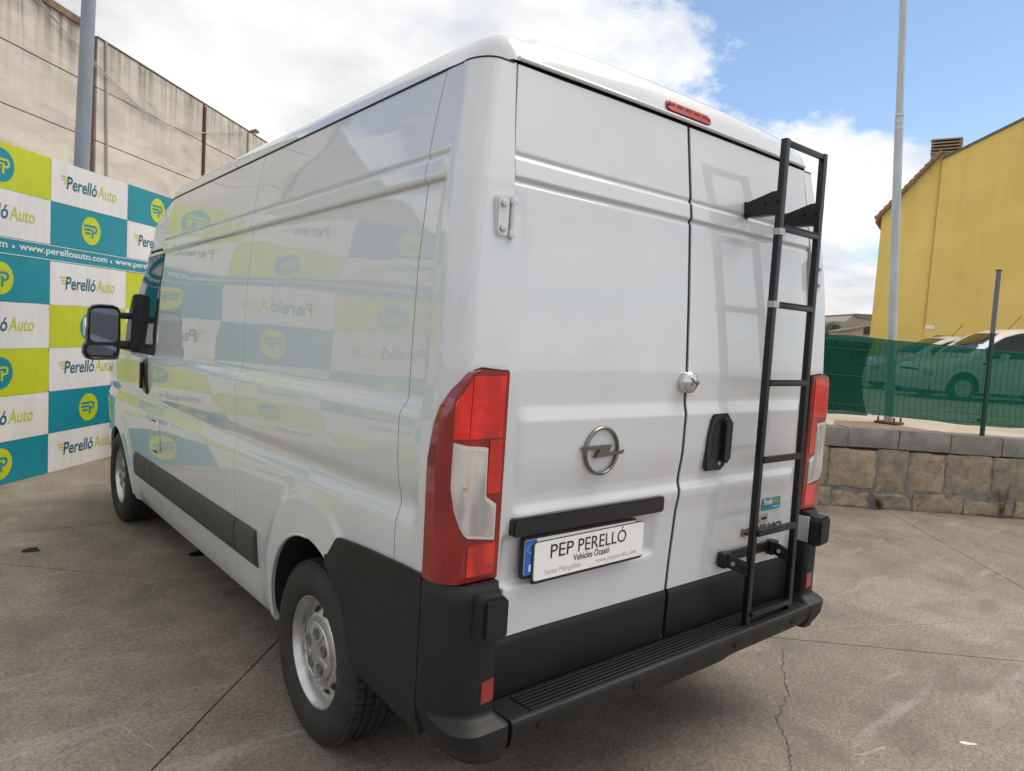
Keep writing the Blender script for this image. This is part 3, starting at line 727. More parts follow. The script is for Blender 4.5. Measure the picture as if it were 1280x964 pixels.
fprism('wall', [(18.6, YZ), (21.6, YZ), (21.6, 4.0), (19.7, 4.1), (19.25, 4.25), (18.75, 3.8)], 45, 53, STN)
fprism('roof', [(19.2, 4.26), (19.3, 4.36), (22.0, 4.36), (22.0, 4.0), (19.7, 4.05)], 44.8, 53.2, RFT)
fprism('lean_to', [(17.6, YZ), (19.4, YZ), (19.4, 3.35), (18.5, 3.05), (17.6, 2.9)], 43.5, 44.9, STN)
fprism('lean_to_roof', [(17.5, 2.92), (18.5, 3.08), (19.5, 3.38), (19.5, 3.46), (17.5, 3.0)], 43.3, 45, RFT)
fprism('window', [(20.0, 2.9), (20.5, 2.9), (20.5, 3.5), (20.0, 3.5)], 44.96, 45.02, GLASS)
def bush(a, b_, h, w, seed, label):
    rnd = random.Random(seed); o = empty('bush', YP(a, b_, YZ)); tag(o, label, 'bush')
    tr = bmesh.new()
    for k in range(6): tube_bm([(0,0,0), (rnd.uniform(-.3,.3)*w, rnd.uniform(-.3,.3)*w, h*.45), (rnd.uniform(-.5,.5)*w, rnd.uniform(-.5,.5)*w, h*.8)], [.07,.04,.015], 5, bm=tr)
    bm_obj('trunk', tr, mat('bark', (.09,.07,.05), .9), o)
    lf = bmesh.new()
    cl_ = [Vector((rnd.gauss(0,.33)*w, rnd.gauss(0,.33)*w, h*rnd.uniform(.35,.92))) for _ in range(26)]
    for k in range(4200):
        c = rnd.choice(cl_)+Vector((rnd.gauss(0,1), rnd.gauss(0,1), rnd.gauss(0,.8)))*.24; d = Vector((rnd.uniform(-1,1), rnd.uniform(-1,1), rnd.uniform(-.5,1))).normalized()*.12; s = d.orthogonal().normalized()*.045
        lf.faces.new([lf.verts.new(x) for x in (c, c+d*.5+s, c+d, c+d*.5-s)])
    x = bm_obj('crown', lf, mat('olive_leaf', (.055,.07,.035), .7), o); x['kind'] = 'stuff'
bush(18.1, 46.5, 3.0, 1.5, 3, 'grey green bush far off beside the small stone house')

# ================================================================== VAN
van = empty('panel_van', (0, 0, 0))
tag(van, 'white high roof panel van with black bumpers and a black ladder on its rear door', 'van')
RK = .0225                                  # nose-down stance of the empty van
def rk(x, y, z): return Vector((x, y, z-RK*(y-.2)))
RAY, FAY, WR = 1.015, 4.465, .342           # axles, tyre radius
# --- half width of the flank by height
WT = [(.33,.935),(.36,.958),(.42,.972),(.50,.985),(.60,.996),(.70,1.004),(.85,1.014),(.96,1.020),(1.02,1.018),(1.05,1.008),(1.075,1.001),(1.10,1.003),(1.14,1.014),(1.20,1.022),(1.30,1.025),(1.345,1.023),(1.358,1.018),(1.385,.998),(1.40,.994),
      (1.60,.991),(1.80,.984),(2.00,.966),(2.020,.963),(2.027,.961),(2.033,.974),(2.044,.977),(2.092,.971),(2.098,.962),(2.106,.959),(2.112,.965),(2.118,.966),(2.25,.944),(2.37,.918),(2.39,.912)]
WPT = [(.33,.935),(.5,1.0),(.9,1.020),(1.2,1.024),(1.4,1.022),(1.7,1.014),(1.9,1.0),(2.1,.972),(2.37,.92)]
def smo(z, T, k=.004): return (interp(z-k, T)+interp(z, T)*2+interp(z+k, T))/4
def arch_bump(y, z, yc):
    q = math.hypot((y-yc)/.475, (z-.40)/.565)
    return .016*(sst(1.06, .95, q))*(1 if z > .3 else 0)
def Wf(y, z):
    m = sst(.255, .30, y)
    w = smo(z, WT)*m+smo(z, WPT)*(1-m)
    if z < 1.06: w = max(w, min(1.024, w+max(arch_bump(y, z, RAY), arch_bump(y, z, FAY))))
    if y > 3.35:                            # cab: upper part leans in, plan narrows to the nose
        q = (y-3.35)
        w -= .080*max(0, (z-1.33)/.8)*sst(3.41, 3.62, y)*sst(1.33,1.45,z)*(1-.75*sst(2.05, 2.36, z))+.06*sst(1.15, 2.0, z)*sst(3.9, 4.9, y)
    if y > 4.3: w -= .055*((y-4.3)/.8)**2.2
    return w
ARY, ARZ, ACZ = .405, .440, .375            # wheel arch opening
def zlow(y):
    z = .345 if y > .75 else .47
    for yc, dz in ((RAY, 0), (FAY, .0)):
        q = (y-yc)/ARY
        if abs(q) < 1: z = max(z, ACZ+ARZ*math.sqrt(max(0, 1-q*q)))
    return z
def ycols(y0, y1, step=.06):
    ys_ = set(lin(y0, y1, max(2, int((y1-y0)/step)+1)))
    for yc in (RAY, FAY):
        for k in range(0, 49):
            y = yc-ARY*math.cos(math.pi*k/48)
            if y0 < y < y1: ys_.add(y)
        for y in (yc-ARY-.0005, yc+ARY+.0005):
            if y0 < y < y1: ys_.add(y)
    if y0 < .31: ys_ |= set(lin(max(y0,.22), .32, 9))
    o = sorted(ys_); r_ = [o[0]]
    for y in o[1:]:
        if y-r_[-1] > .0004 or y == o[-1]: r_.append(y)
    return r_
def zrows(z0, z1):
    o = set(lin(z0, z1, max(2, int((z1-z0)/.03)+1)))
    for a, b_, n in ((1.0, 1.16, 18), (1.33, 1.41, 16), (2.005, 2.055, 17), (2.085, 2.125, 14)):
        for z in lin(a, b_, n):
            if z0 < z < z1: o.add(z)
    o = sorted(o); r_ = [o[0]]
    for z in o[1:]:
        if z-r_[-1] > .003 or z == o[-1]: r_.append(z)
    return r_
def flank(name, y0, y1, z1, s, parent=van, zbot=None, m=PAINT, off=0., ztop=None, sides='lrtb', z0=None):
    base = .935
    rows_hi = [z for z in zrows(base, z1)]
    lowq = lin(0, 1, 13)[:-1]
    zl = (lambda y: z0) if z0 is not None else zlow
    vals = [('q', q) for q in lowq]+[('z', z) for z in rows_hi]
    def fn(y, v_):
        k, a = v_
        if k == 'q': z = zl(y)+(base-zl(y))*a
        else: z = a
        if ztop is not None and z > base:
            zt = ztop(y); z = base+(z-base)*(zt-base)/(z1-base)
        return rk(s*(Wf(y, z)+off), y, z)
    return grid(name, fn, ycols(y0, y1), vals, m, parent, (-s, 0, 0), 40, .02, flip=(s > 0), sides=sides)
GAP = .0019
YS = .385                                   # seam of the rear pillar
ZG = 2.368                                  # roof seam height
for s in (-1, 1):
    flank('side_panel', YS+GAP, 1.845-GAP, ZG, s)
    flank('side_panel' if s < 0 else 'sliding_door', 1.845+GAP, 3.40-GAP, ZG, s)
# --- cab
def zcab(y): return interp(y, [(3.40,2.368),(3.6,2.352),(3.8,2.305),(3.95,2.235),(4.2,2.02),(4.5,1.745),(4.8,1.46),(4.95,1.325),(5.08,1.21),(5.12,1.18)])
for s in (-1, 1):
    d = flank('front_door', 3.40+GAP, 4.47-GAP, 2.368, s, ztop=zcab, sides='lrb')
    d.name = 'front_door'
    flank('front_wing', 4.47+GAP, 5.08, 1.75, s, ztop=zcab, sides='lb')
    # side window glass, its black frame standing just proud of the door skin
    def win(nm, ya, za, m, off, s=s, d=d):
        us = lin(0, 1, 14); vv = lin(0, 1, 12)
        def fn(u, v_):
            zb, zt = za
            z = zb+(zt-zb)*v_
            y1_ = min(ya[1], 4.02+(2.13-z)*1.02); y = ya[0]+(y1_-ya[0])*u
            return rk(s*(Wf(y, z)+off), y, z)
        return grid(nm, fn, us, vv, m, d, (-s, 0, 0), 40, .012, flip=(s > 0))
    win('window_frame', (3.475, 4.40), (1.385, 2.09), RUBSEAL, .004); win('window_glass', (3.53, 4.34), (1.425, 2.05), GLASS, .006)
    # door handle
    hb = bmesh.new(); P = []
    for (hy, hz) in round_rect(.105, .235, .045, 5): P.append((3.565+hy, 1.245+hz))
    A = [hb.verts.new(rk(s*(Wf(y, z)+.001), y, z)) for y, z in P]; B = [hb.verts.new(rk(s*(Wf(y, z)+.016), 3.565+(y-3.565)*.85, 1.245+(z-1.245)*.92)) for y, z in P]
    hb.faces.new(A); hb.faces.new(B)
    for k in range(len(P)): hb.faces.new((A[k], A[(k+1) % len(P)], B[(k+1) % len(P)], B[k]))
    h = bm_obj('door_handle', hb, BLACK, d, 40)
    box('grip', rk(s*(Wf(3.6,1.25)+.022), 3.59, 1.25), (.018,.03,.17), PLASTIC, d, .006)
    # side cladding in four lengths
    for (y0, y1) in ((1.57,1.815),(1.825,3.40),(3.41,3.56),(3.57,3.90)):
        fnc = lambda y, z, s=s: rk(s*(Wf(y, z)+.004+.016*min(1, (z-.535)/.02, (.705-z)/.03)), y, z)
        grid('side_moulding', fnc, lin(y0, y1, 10), [.535,.542,.55,.56,.60,.64,.68,.692,.70,.705], CLAD, van, (-s,0,0), 50, .02, flip=(s > 0))
# fuel flap and its two small slots
mesh('fuel_flap', [rk(-(Wf(y, z)+.0035), y, z) for y, z in ((3.20,.80),(3.375,.80),(3.375,1.0),(3.20,1.0))], [(3,2,1,0)], PAINT, van)
for z in (.985, .79): box('flap_slot', rk(-(Wf(3.32, z)+.003), 3.33, z), (.006,.075,.006), RUBSEAL, van)
# bonnet, windscreen
def crown(x, y, c): return c*(1-(x/max(.2, Wf(min(y, 5.08), min(zcab(y), 2.36))))**2)
xs_ = lin(-1, 1, 33)
def topfn(c): return lambda u, y: rk(u*Wf(y, zcab(y)), y, zcab(y)+crown(u*Wf(y, zcab(y)), y, c))
grid('windscreen', lambda u, y: topfn(.085)(u, y), lin(-.97, .97, 25), lin(4.0, 4.86, 14), GLASS, van, (0,-.6,-.6), 40, .01)
grid('windscreen_surround', lambda u, y: topfn(.080)(u, y), xs_, lin(3.93, 4.93, 16), RUBSEAL, van, None, 40)
grid('bonnet', lambda u, y: topfn(.07)(u, y), xs_, lin(4.935, 5.08, 6), PAINT, van, (0,0,-1), 40)
def nose(x, z):
    w = Wf(5.08, .9); q = min(1, abs(x)/w)
    y = 5.08+.33*(1-q**2.6)*interp(z, [(.30,.85),(.55,1),(.8,.98),(1.0,.82),(1.12,.55),(1.2,.25),(1.26,0)])
    return y
def nosefn(u, z):
    w = Wf(5.08, min(z, 1.15)); x = u*w; return rk(x, nose(x, z), z)
grid('front_bumper', nosefn, lin(-1, 1, 33), lin(.30, .62, 8), PLASTIC, van, None, 40)
grid('front_panel', nosefn, lin(-1, 1, 33), lin(.622, 1.255, 14), PAINT, van, None, 40)
for s in (-1, 1): grid('headlight', lambda u, z: nosefn(u*s, z)+Vector((0,.006,0)), lin(.60, .97, 8), lin(.95, 1.17, 6), CLEAR, van, (0,-1,0), 40, .02, flip=(s > 0))
grid('front_grille', lambda u, z: nosefn(u, z)+Vector((0,.005,0)), lin(-.5, .5, 12), lin(.64, .78, 5), BLACK, van, (0,-1,0), 40, .02)
# --- rear pillars (plan path from door edge round the corner to the flank)
def yp(z): return interp(z, [(.5,.118),(1.0,.110),(1.5,.108),(1.75,.120),(2.02,.145),(2.4,.205)])
def xd(z): return interp(z, [(.5,.845),(1.5,.843),(1.9,.837),(2.2,.82),(2.37,.805)])
def path(t, z, off=0.):
    w = (Wf(.2, z) if t <= .65 else None); y0 = yp(z)-off; x0 = xd(z); rx, ry = .065, .095
    w0 = Wf(.2, z)+off
    if t <= .25: x = x0+(w0-rx-x0)*t/.25; y = y0
    elif t <= .65:
        a = (t-.25)/.4*math.pi/2; x = w0-rx+rx*math.sin(a); y = y0+ry*(1-math.cos(a))
    else:
        y = y0+ry+(YS-GAP-y0-ry)*(t-.65)/.35; x = Wf(y, z)+off
    return x, y
TS = lin(0, .25, 5)+lin(.25, .65, 15)[1:]+lin(.65, 1, 18)[1:]
for s in (-1, 1):
    def fn(t, z, s=s):
        x, y = path(t, z); return rk(s*x, y, z)
    grid('rear_pillar', fn, TS, zrows(.86, 2.372), PAINT, van, (0, 1, 0), 40, .03, flip=(s < 0), sides='ltb')
    grid('door_jamb', lambda q, z, s=s: rk(s*(xd(z)-.03*q), yp(z)+.028, z), [0, 1], lin(.5, 2.37, 20), RUBSEAL, van, None, 40)
# --- roof
def zroof(x):
    return interp(abs(x), [(0,2.526),(.3,2.523),(.55,2.514),(.66,2.507),(.70,2.500),(.725,2.485),(.745,2.479),(.79,2.480),(.84,2.474),(.875,2.456),(.900,2.425),(.916,2.378)])
def zdt(x): return 2.386-.005*(x/.8)**2 if abs(x) < .815 else 2.381-.010*sst(.815, .86, abs(x))
def yr(x):
    ax = abs(x); return .199+.12*sst(.80, .925, ax)**1.3
XR = sorted(set([round(q*sg, 4) for q in [0,.1,.2,.3,.4,.5,.58,.64,.67,.69,.70,.71,.72,.73,.745,.76,.78,.80,.82,.84,.855,.87,.885,.895,.905,.911,.916] for sg in (-1, 1)]))
VR = [(0,.0),(.003,.12),(.008,.28),(.015,.46),(.027,.66),(.045,.82),(.072,.93),(.11,.98),(.17,1.0)]
def wscale(y): return (Wf(y, 2.366)/.919) if y > .35 else 1.
def roof_pt(x, v_):
    if isinstance(v_, tuple):
        dy, fz = v_; y = yr(x)+dy; z = zdt(x)+fz*(zroof(x)-zdt(x)); return rk(x, y, z)
    y = v_; f0 = sst(.37, .55, y); yy = max(y, yr(x)+.171+.002)
    dz = zcab(max(3.4, y))-2.368
    xx = x*wscale(yy)
    zz = zroof(x)
    # shallow pressed ribs across the raised part
    if abs(x) < .66 and .6 < y < 3.3: zz += .006*sst(.66,.60,abs(x))*max(0, math.sin((y-.6)*2*math.pi/.45))**2
    if y > 3.4: zz = 2.368+(zz-2.368)*sst(4.4, 3.3, y)*.9+(zz-2.368)*.1
    return rk(xx, yy, zz+dz)
rows = VR+lin(.40, 3.95, 90)
grid('roof', roof_pt, XR, rows, PAINT, van, None, 34)
for s in (-1, 1):
    tube('roof_seam', [rk(s*path(t, 2.3705)[0], path(t, 2.3705)[1], 2.3712) for t in lin(.05, 1, 24)]+[rk(s*(Wf(y, 2.366)+.0005), y, zcab(max(3.4, y))-.0005 if y > 3.4 else 2.3705) for y in lin(.40, 3.9, 60)], .0028, RUBSEAL, van, 6)
# rubber lip and gutter over the doors
tube('door_gutter', [rk(x, .196+.0*abs(x), zdt(x)+.006) for x in lin(-.80, .80, 24)], .0075, PAINT, van, 8)
tube('door_seal', [rk(x, .218, zdt(x)-.006) for x in lin(-.80, .80, 24)], .009, RUBSEAL, van, 8)
# high brake light
bl = bmesh.new(); P = round_rect(.262, .043, .018, 5)
def blp(a, b_, c): return rk(a-.004, .205+.45*(b_+.03)-c, 2.4235+b_)
A = [bl.verts.new(blp(a, b_, -.01)) for a, b_ in P]; B = [bl.verts.new(blp(a*.97, b_*.85, .018)) for a, b_ in P]
bl.faces.new(A); bl.faces.new(B)
for k in range(len(P)): bl.faces.new((A[k], A[(k+1) % len(P)], B[(k+1) % len(P)], B[k]))
b3 = bm_obj('high_brake_light', bl, mat('deep_red_lens', (.30,.005,.007), .2, spec=.3), van, 50)
for q in lin(-.10, .10, 5): box('bulb_cell', blp(q, 0, .0171), (.034,.003,.018), mat('deep_red_cell', (.33,.006,.008), .25, spec=.3), b3, .001)
for q in (-.118, .118): tube('screw', [blp(q, 0, .015), blp(q, 0, .021)], .005, INK, b3, 8)

# --- rear doors
YD = [(.50,.142),(.68,.139),(.8,.134),(.99,.122),(1.045,.113),(1.068,.112),(1.092,.122),(1.12,.122),(1.20,.111),(1.345,.109),(1.385,.119),(1.40,.120),(1.5,.121),(1.75,.137),(2.018,.1580),(2.023,.1590),(2.029,.1640),(2.037,.1640),(2.043,.1545),(2.048,.1545),(2.096,.1615),(2.101,.1690),(2.109,.1695),(2.114,.1655),(2.12,.1655),(2.4,.203)]
def yd(x, z):
    e = sst(.60, .80, abs(x)); s_ = smo(z, YD, .003)
    flat = interp(z, [(.5,.142),(1.0,.121),(1.3,.116),(1.5,.121),(1.75,.137),(2.4,.203)])
    k = sst(.765, .80, abs(x))               # pressings fade out before the hinge edge
    k = k*(1 if z < 2.0 else 0)
    # plate recess on the left door
    rec = 0
    if x < 0:
        rec = .016*sst(-.83,-.80,x)*(1-sst(-.135,-.09,x))*sst(.835,.86,z)*(1-sst(.985,1.02,z))
    return s_*(1-k)+flat*k+rec-.004*e
def doorx(z): return xd(z)-.007
ZR = zrows(.69, 2.368)+[]
ZR = sorted(set(ZR) | set(lin(.82, 1.03, 16)))
def dz_top(x): return zdt(x)-.013
for s in (-1, 1):
    def fn(u, z, s=s):
        a, b_ = .0085, doorx(z); ax = a+(b_-a)*u; x = s*ax-.004
        zt = dz_top(x); zz = .69+(z-.69)*(zt-.69)/(2.368-.69)
        zz = z if z < 2.2 else 2.2+(z-2.2)*(zt-2.2)/(2.368-2.2)
        return rk(x, yd(x, zz), zz)
    us = sorted(set(lin(0, 1, 34)) | set([.08,.10,.12,.14,.15,.16,.18,.93,.94,.95,.96,.97,.98]))
    dr = grid('rear_door', fn, us, ZR, PAINT, van, (0,1,0), 40, .03, flip=(s < 0))
    def fn2(u, z, s=s):
        ax = .0088+(doorx(z)-.0088-.004)*u; x = s*ax-.004
        return rk(x, yd(x, z)-.004-.006*min(1, (z-.502)/.02, (.688-z)/.015), z)
    grid('lower_trim', fn2, lin(0, 1, 12), [.502,.508,.515,.53,.6,.66,.675,.683,.688], PLASTIC, dr, (0,1,0), 50, .03, flip=(s < 0))
    if s < 0: DL = dr
    else: DR = dr
grid('gap_seal', lambda u, z: rk(-.004+u*.03, smo(z, YD, .003)+.005, z), [-1, 1], [.5,.55,.6,.65]+zrows(.69, 2.37), RUBSEAL, DL, None, 40)
box('inner_shell', (0, .60, 1.45), (1.62, .02, 1.75), INT, van)
# lower edge seal of the gap: pale strip
box('gap_strip', rk(-.006, .142, .565), (.004,.006,.12), STEEL, DL)
# handle strip above the number plate
poly_prism('plate_light_bar', round_rect(.688, .056, .012, 4), lambda a, b_, c: rk(-.452+a, .128-c, 1.033+b_*(1+.1*0)), .036, BLACK, DL, .004)
def plane_frame(x0, z0, y0, rot=0.):
    c, s_ = math.cos(rot), math.sin(rot)
    return lambda a, b_, c_: rk(x0+a*c-b_*s_, y0-c_, z0+a*s_+b_*c)
pf = plane_frame(-.487, .930, .122, 0)
numplate = poly_prism('number_plate', round_rect(.515, .128, .012, 4), pf, .012, INK, DL, .002)
poly_prism('plate_face', round_rect(.500, .108, .006, 3), lambda a, b_, c_: pf(a, b_+.003, .0125+c_), .002, WHITE, numplate)
poly_prism('blue_band', round_rect(.046, .106, .004, 3, -.226, .003), lambda a, b_, c_: pf(a, b_, .0150+c_), .001, BLUE, numplate)
text('country_letter', 'E', lambda a, b_, c_: pf(-.232+a, -.040+b_, .0165+c_), .013, .020, WHITE, numplate, .02)
for k in range(12):
    q = 2*math.pi*k/12; put_c = pf(-.226+.014*math.cos(q), .030+.014*math.sin(q), .0163); tube('star', [put_c, put_c+Vector((0,-.0006,0))], .002, LIME, numplate, 5)
df = plane_frame(-.452, .918, .104, R(0.6))
dealer = poly_prism('dealer_plate', round_rect(.500, .118, .010, 4), df, .004, WHITE, DL, .001)
poly_prism('plate_holder', round_rect(.512, .130, .012, 4, .0, -.004), lambda a, b_, c_: df(a-.002, b_, -.004+c_), .0035, INK, dealer)
text('dealer_name', 'PEP', lambda a, b_, c_: df(-.185+a, .004+b_, .0043+c_), .098, .042, INK, dealer)
text('dealer_name', 'PERELLÓ', lambda a, b_, c_: df(-.066+a, .004+b_, .0043+c_), .226, .054, INK, dealer)
text('dealer_line', 'Vehicles Ocasió', lambda a, b_, c_: df(-.085+a, -.022+b_, .0043+c_), .165, .022, INK, dealer, .004)
text('faded_address', 'Santa Margalida', lambda a, b_, c_: df(-.205+a, -.050+b_, .0043+c_), .155, .022, FADED, dealer)
text('faded_address', 'www.pepperello.com', lambda a, b_, c_: df(.02+a, -.050+b_, .0043+c_), .195, .020, FADED, dealer)
# round maker's badge with a lightning bolt
lg = bmesh.new(); LC = (-.438, 1.240)
def lgp(a, b_, c_): return rk(LC[0]+a, yd(-.4, 1.24)-.004-c_, LC[1]+b_)
nn = 56
for k in range(nn):
    a0 = 2*math.pi*k/nn
rings = []
for (r_, c_) in ((.0685, 0), (.0690, .006), (.0715, .009), (.0765, .009), (.0795, .006), (.080, 0)):
    rings.append([lg.verts.new(lgp(r_*math.cos(2*math.pi*k/nn), r_*math.sin(2*math.pi*k/nn), c_)) for k in range(nn)])
for A, B in zip(rings, rings[1:]):
    for k in range(nn): lg.faces.new((A[k], A[(k+1) % nn], B[(k+1) % nn], B[k]))
badge = bm_obj('maker_badge', lg, DCHROME, DL, 50)
poly_prism('bolt', [(-.101,.010),(-.094,.020),(.040,.0185),(.018,-.0125),(.094,-.0145),(.101,-.003),(.094,-.0045+.001),(-.042,-.022),(-.012,.0085)][:0] or
           [(-.100,.008),(-.090,.0185),(.041,.0195),(.022,-.0045),(.090,-.005),(.100,-.0005),(.094,-.0135),(-.040,-.0205),(-.014,.0075)], lambda a, b_, c_: lgp(a, b_, c_+.001), .011, DCHROME, badge, .0015)
# round security lock over the gap
def ycyl(name, x, z, y0, prof, m, parent, n=36):
    v, f = [], []
    for r_, dy in prof:
        for k in range(n): v.append(rk(x+r_*math.cos(2*math.pi*k/n), y0-dy, z+r_*math.sin(2*math.pi*k/n)))
    for i in range(len(prof)-1):
        for k in range(n): f.append((i*n+k, i*n+(k+1) % n, (i+1)*n+(k+1) % n, (i+1)*n+k))
    f.append(tuple(range((len(prof)-1)*n, len(prof)*n)))
    return mesh(name, v, f, m, parent, 35, True)
lk = ycyl('security_lock', -.012, 1.462, .122, [(.040,0),(.0405,.006),(.0405,.024),(.037,.032),(.030,.037),(.015,.040)], CHROME, DL)
ycyl('key_cover', .010, 1.462, .084, [(.009,0),(.009,.004),(.006,.005)], DCHROME, lk, 16)
poly_prism('lock_arrow', [(-.012,.014),(.004,0),(-.012,-.014),(-.002,-.014),(.014,0),(-.002,.014)], lambda a, b_, c_: rk(-.018+a, .083-c_, 1.464+b_), .003, DCHROME, lk)
# rear door handle
HX, HZ = .198, 1.236
hp = [(-.062,-.108),(-.070,-.085),(-.066,.02),(-.052,.085),(-.036,.106),(.050,.108),(.066,.094),(.074,.02),(.070,-.06),(.052,-.095),(.030,-.110)]
hd = poly_prism('handle_plate', hp, lambda a, b_, c_: rk(HX+a, .112-c_, HZ+b_), .012, BLACK, DR, .004)
poly_prism('handle_recess', [(-.040,-.055),(-.040,.03),(-.026,.070),(.0,.072),(.004,-.06)], lambda a, b_, c_: rk(HX+a, .0995-c_, HZ+b_), .0008, INT, hd)
poly_prism('grip', round_rect(.040, .172, .018, 5, .033, .006), lambda a, b_, c_: rk(HX+a, .100-c_, HZ+b_), .022, BLACK, hd, .006)
ycyl('keyhole', HX+.015, HZ-.082, .101, [(.009,0),(.009,.003),(.005,.004)], BOLT, hd, 16)
# stickers and model lettering
stk = poly_prism('dealer_sticker', round_rect(.142, .050, .002, 2, .650, .947), lambda a, b_, c_: rk(a, .1215-c_, b_), .0008, TEAL, DR)
text('sticker_lettering', 'Perelló', lambda a, b_, c_: rk(.590+a, .1200-c_, .944+b_), .068, .026, BWHITE, stk, .02, .1)
text('sticker_lettering', 'Auto', lambda a, b_, c_: rk(.662+a, .1200-c_, .948+b_), .046, .022, LIME, stk, .0, .1)
mesh('sticker_lettering', [rk(.665, .1204, .930), rk(.705, .1204, .930), rk(.705, .1204, .934), rk(.665, .1204, .934)], [(0,1,2,3)], BWHITE, stk)
st2 = poly_prism('small_label', round_rect(.060, .038, .002, 2, .612, .886), lambda a, b_, c_: rk(a, .1265-c_, b_), .0008, mat('grey_label', (.35,.35,.36), .5), DR)
mesh('label_print', [rk(.592, .1254, .880), rk(.632, .1254, .880), rk(.632, .1254, .892), rk(.592, .1254, .892)], [(0,1,2,3)], INK, st2)
text('model_lettering', 'MOVANO', lambda a, b_, c_: rk(.455+a, .1275-c_, .826+b_), .30, .034, DCHROME, DR, .03, 0, .004, 1.05)
# --- hinges
for s, dr in ((-1, DL), (1, DR)):
    z0 = 1.922; y0 = yp(z0)
    hg = poly_prism('upper_hinge', round_rect(.046, .118, .016, 4, s*.879, z0), lambda a, b_, c_: rk(a, y0+.004-c_, b_), .016, PAINT, van, .005)
    for zz in (z0+.034, z0-.034): ycyl('hinge_bolt', s*.880, zz, y0-.011, [(.015,0),(.015,.001),(.010,.0015),(.010,.007),(.006,.008)], BOLT, hg, 18)
    tube('hinge_pin', [rk(s*.846, y0-.010, z0-.058), rk(s*.846, y0-.010, z0+.058)], .008, PAINT, hg, 10)
    for zz in (z0-.046, z0+.046): box('hinge_knuckle', rk(s*.846, y0-.008, zz), (.022,.02,.022), PAINT, hg, .004)
# --- tail lamps
def lampfn(off, s):
    def g_(t, z):
        x, y = path(t, z, off); return rk(s*x, y, z)
    return g_
def zhi(t): return interp(t, [(0,1.490),(.19,1.498),(.24,1.490),(.28,1.480),(.385,1.435),(.482,1.385),(.53,1.33),(.56,1.24)])
TL = lin(.015, .25, 6)+lin(.25, .562, 16)[1:]
for s in (-1, 1):
    lamp = grid('tail_lamp', lambda t, q, s=s: lampfn(.020, s)(t, .902+(zhi(t)-.902)*q), TL, lin(0, 1, 24), DRED, van, (0,1,0), 40, .045, flip=(s < 0))
    grid('lamp_seal', lambda t, q, s=s: lampfn(.006, s)(t, .893+(zhi(max(.015, t-.012))+.004-.893)*q), lin(.0, .25, 6)+lin(.25,.585,16)[1:], lin(0, 1, 20), RUBSEAL, lamp, (0,1,0), 40, .02, flip=(s < 0))
    def patch(nm, t0, t1, lo, hi, m, off, s=s, lamp=lamp, inset=.025):
        return grid(nm, lambda t, q: lampfn(off, s)(t, lo(t)+(hi(t)-lo(t))*q), lin(t0, t1, 12), lin(0, 1, 14), m, lamp, (0,1,0), 50, inset, flip=(s < 0))
    # upper red chamber: inner column and part above the clear lens
    patch('red_lens', .040, .245, lambda t: 1.306, lambda t: min(1.478, zhi(t)-.014), RED, .0225, inset=.004)
    patch('red_lens', .035, .118, lambda t: 1.150+.0*t, lambda t: 1.300, RED, .0225, inset=.004)
    patch('red_lens', .250, .41, lambda t: 1.306, lambda t: zhi(t)-.02, RED, .0215, inset=.004)
    patch('lower_red_lens', .045, .222, lambda t: .918, lambda t: 1.006, BRED, .0225, inset=.004)
    # clear L shaped chamber with pale rim
    clo = lambda t: interp(t, [(.055,1.015),(.225,1.030),(.30,1.062),(.36,1.106),(.40,1.17)])
    chi = lambda t: interp(t, [(.055,1.118),(.118,1.140),(.124,1.145),(.128,1.278),(.145,1.282),(.40,1.296)])
    TCL = [.055,.08,.1,.118,.124,.128,.145,.17,.2,.225,.25,.275,.3,.32,.34,.36,.38,.40]
    rim_ = grid('lens_rim', lambda t, q, s=s: lampfn(.0235, s)(t, clo(t)+(chi(t)-clo(t))*q), TCL, lin(0,1,14), mat('pale_lens_rim', (.55,.50,.48), .2, coat=1.), lamp, (0,1,0), 40, .006, flip=(s < 0))
    grid('clear_lens', lambda t, q, s=s: lampfn(.0250, s)(.065+(t-.055)*.945, clo(t)+.011+(chi(t)-clo(t)-.020)*q), TCL, lin(0,1,14), CLEAR, lamp, (0,1,0), 40, .004, flip=(s < 0))
    ct = lampfn(.0252, s)(.255, 1.172); box('amber_bulb', ct, (.012,.003,.009), AMBER, lamp, .001)
# --- bumpers
def fbox(name, c, sz, m, parent, bev=.004, rot=None): return box(name, rk(*c), sz, m, parent, bev, rot)
BT = lin(0, 1, 26)
def bump_plan(t, z):
    # from inner edge beside the door round to the flank seam
    lowk = sst(.525, .492, z)                 # lower shelf stands further out
    tuck = sst(.45, .392, z)
    yb_ = .052*(1-lowk)+.004*lowk+.020*tuck; xi = .862*(1-lowk)+.835*lowk
    w = 1.031-.030*sst(.54, .42, z)-.035*tuck
    rx, ry = .115-.035*lowk, .15-.05*lowk
    if t < .12: q = t/.12; return (xi-.004+.004*q, .150*(1-q)+(yb_+.02)*q)
    if t < .2:
        q = (t-.12)/.08; a = q*math.pi/2; return (xi+.02*(1-math.cos(a)), yb_+.02*(1-math.sin(a)))
    if t < .42: q = (t-.2)/.22; return (xi+.02+(w-rx-xi-.02)*q, yb_)
    if t < .85:
        a = (t-.42)/.43*math.pi/2; return (w-rx+rx*math.sin(a), yb_+ry*(1-math.cos(a)))
    q = (t-.85)/.15; return (w, yb_+ry+(.205-yb_-ry)*q if yb_+ry < .205 else yb_+ry+.03*q)
ZB = [.392,.397,.404,.415,.43,.45,.47,.485,.495,.503,.51,.518,.526,.534,.542,.55,.56,.6,.65,.7,.75,.8,.85,.875,.885,.892,.896]
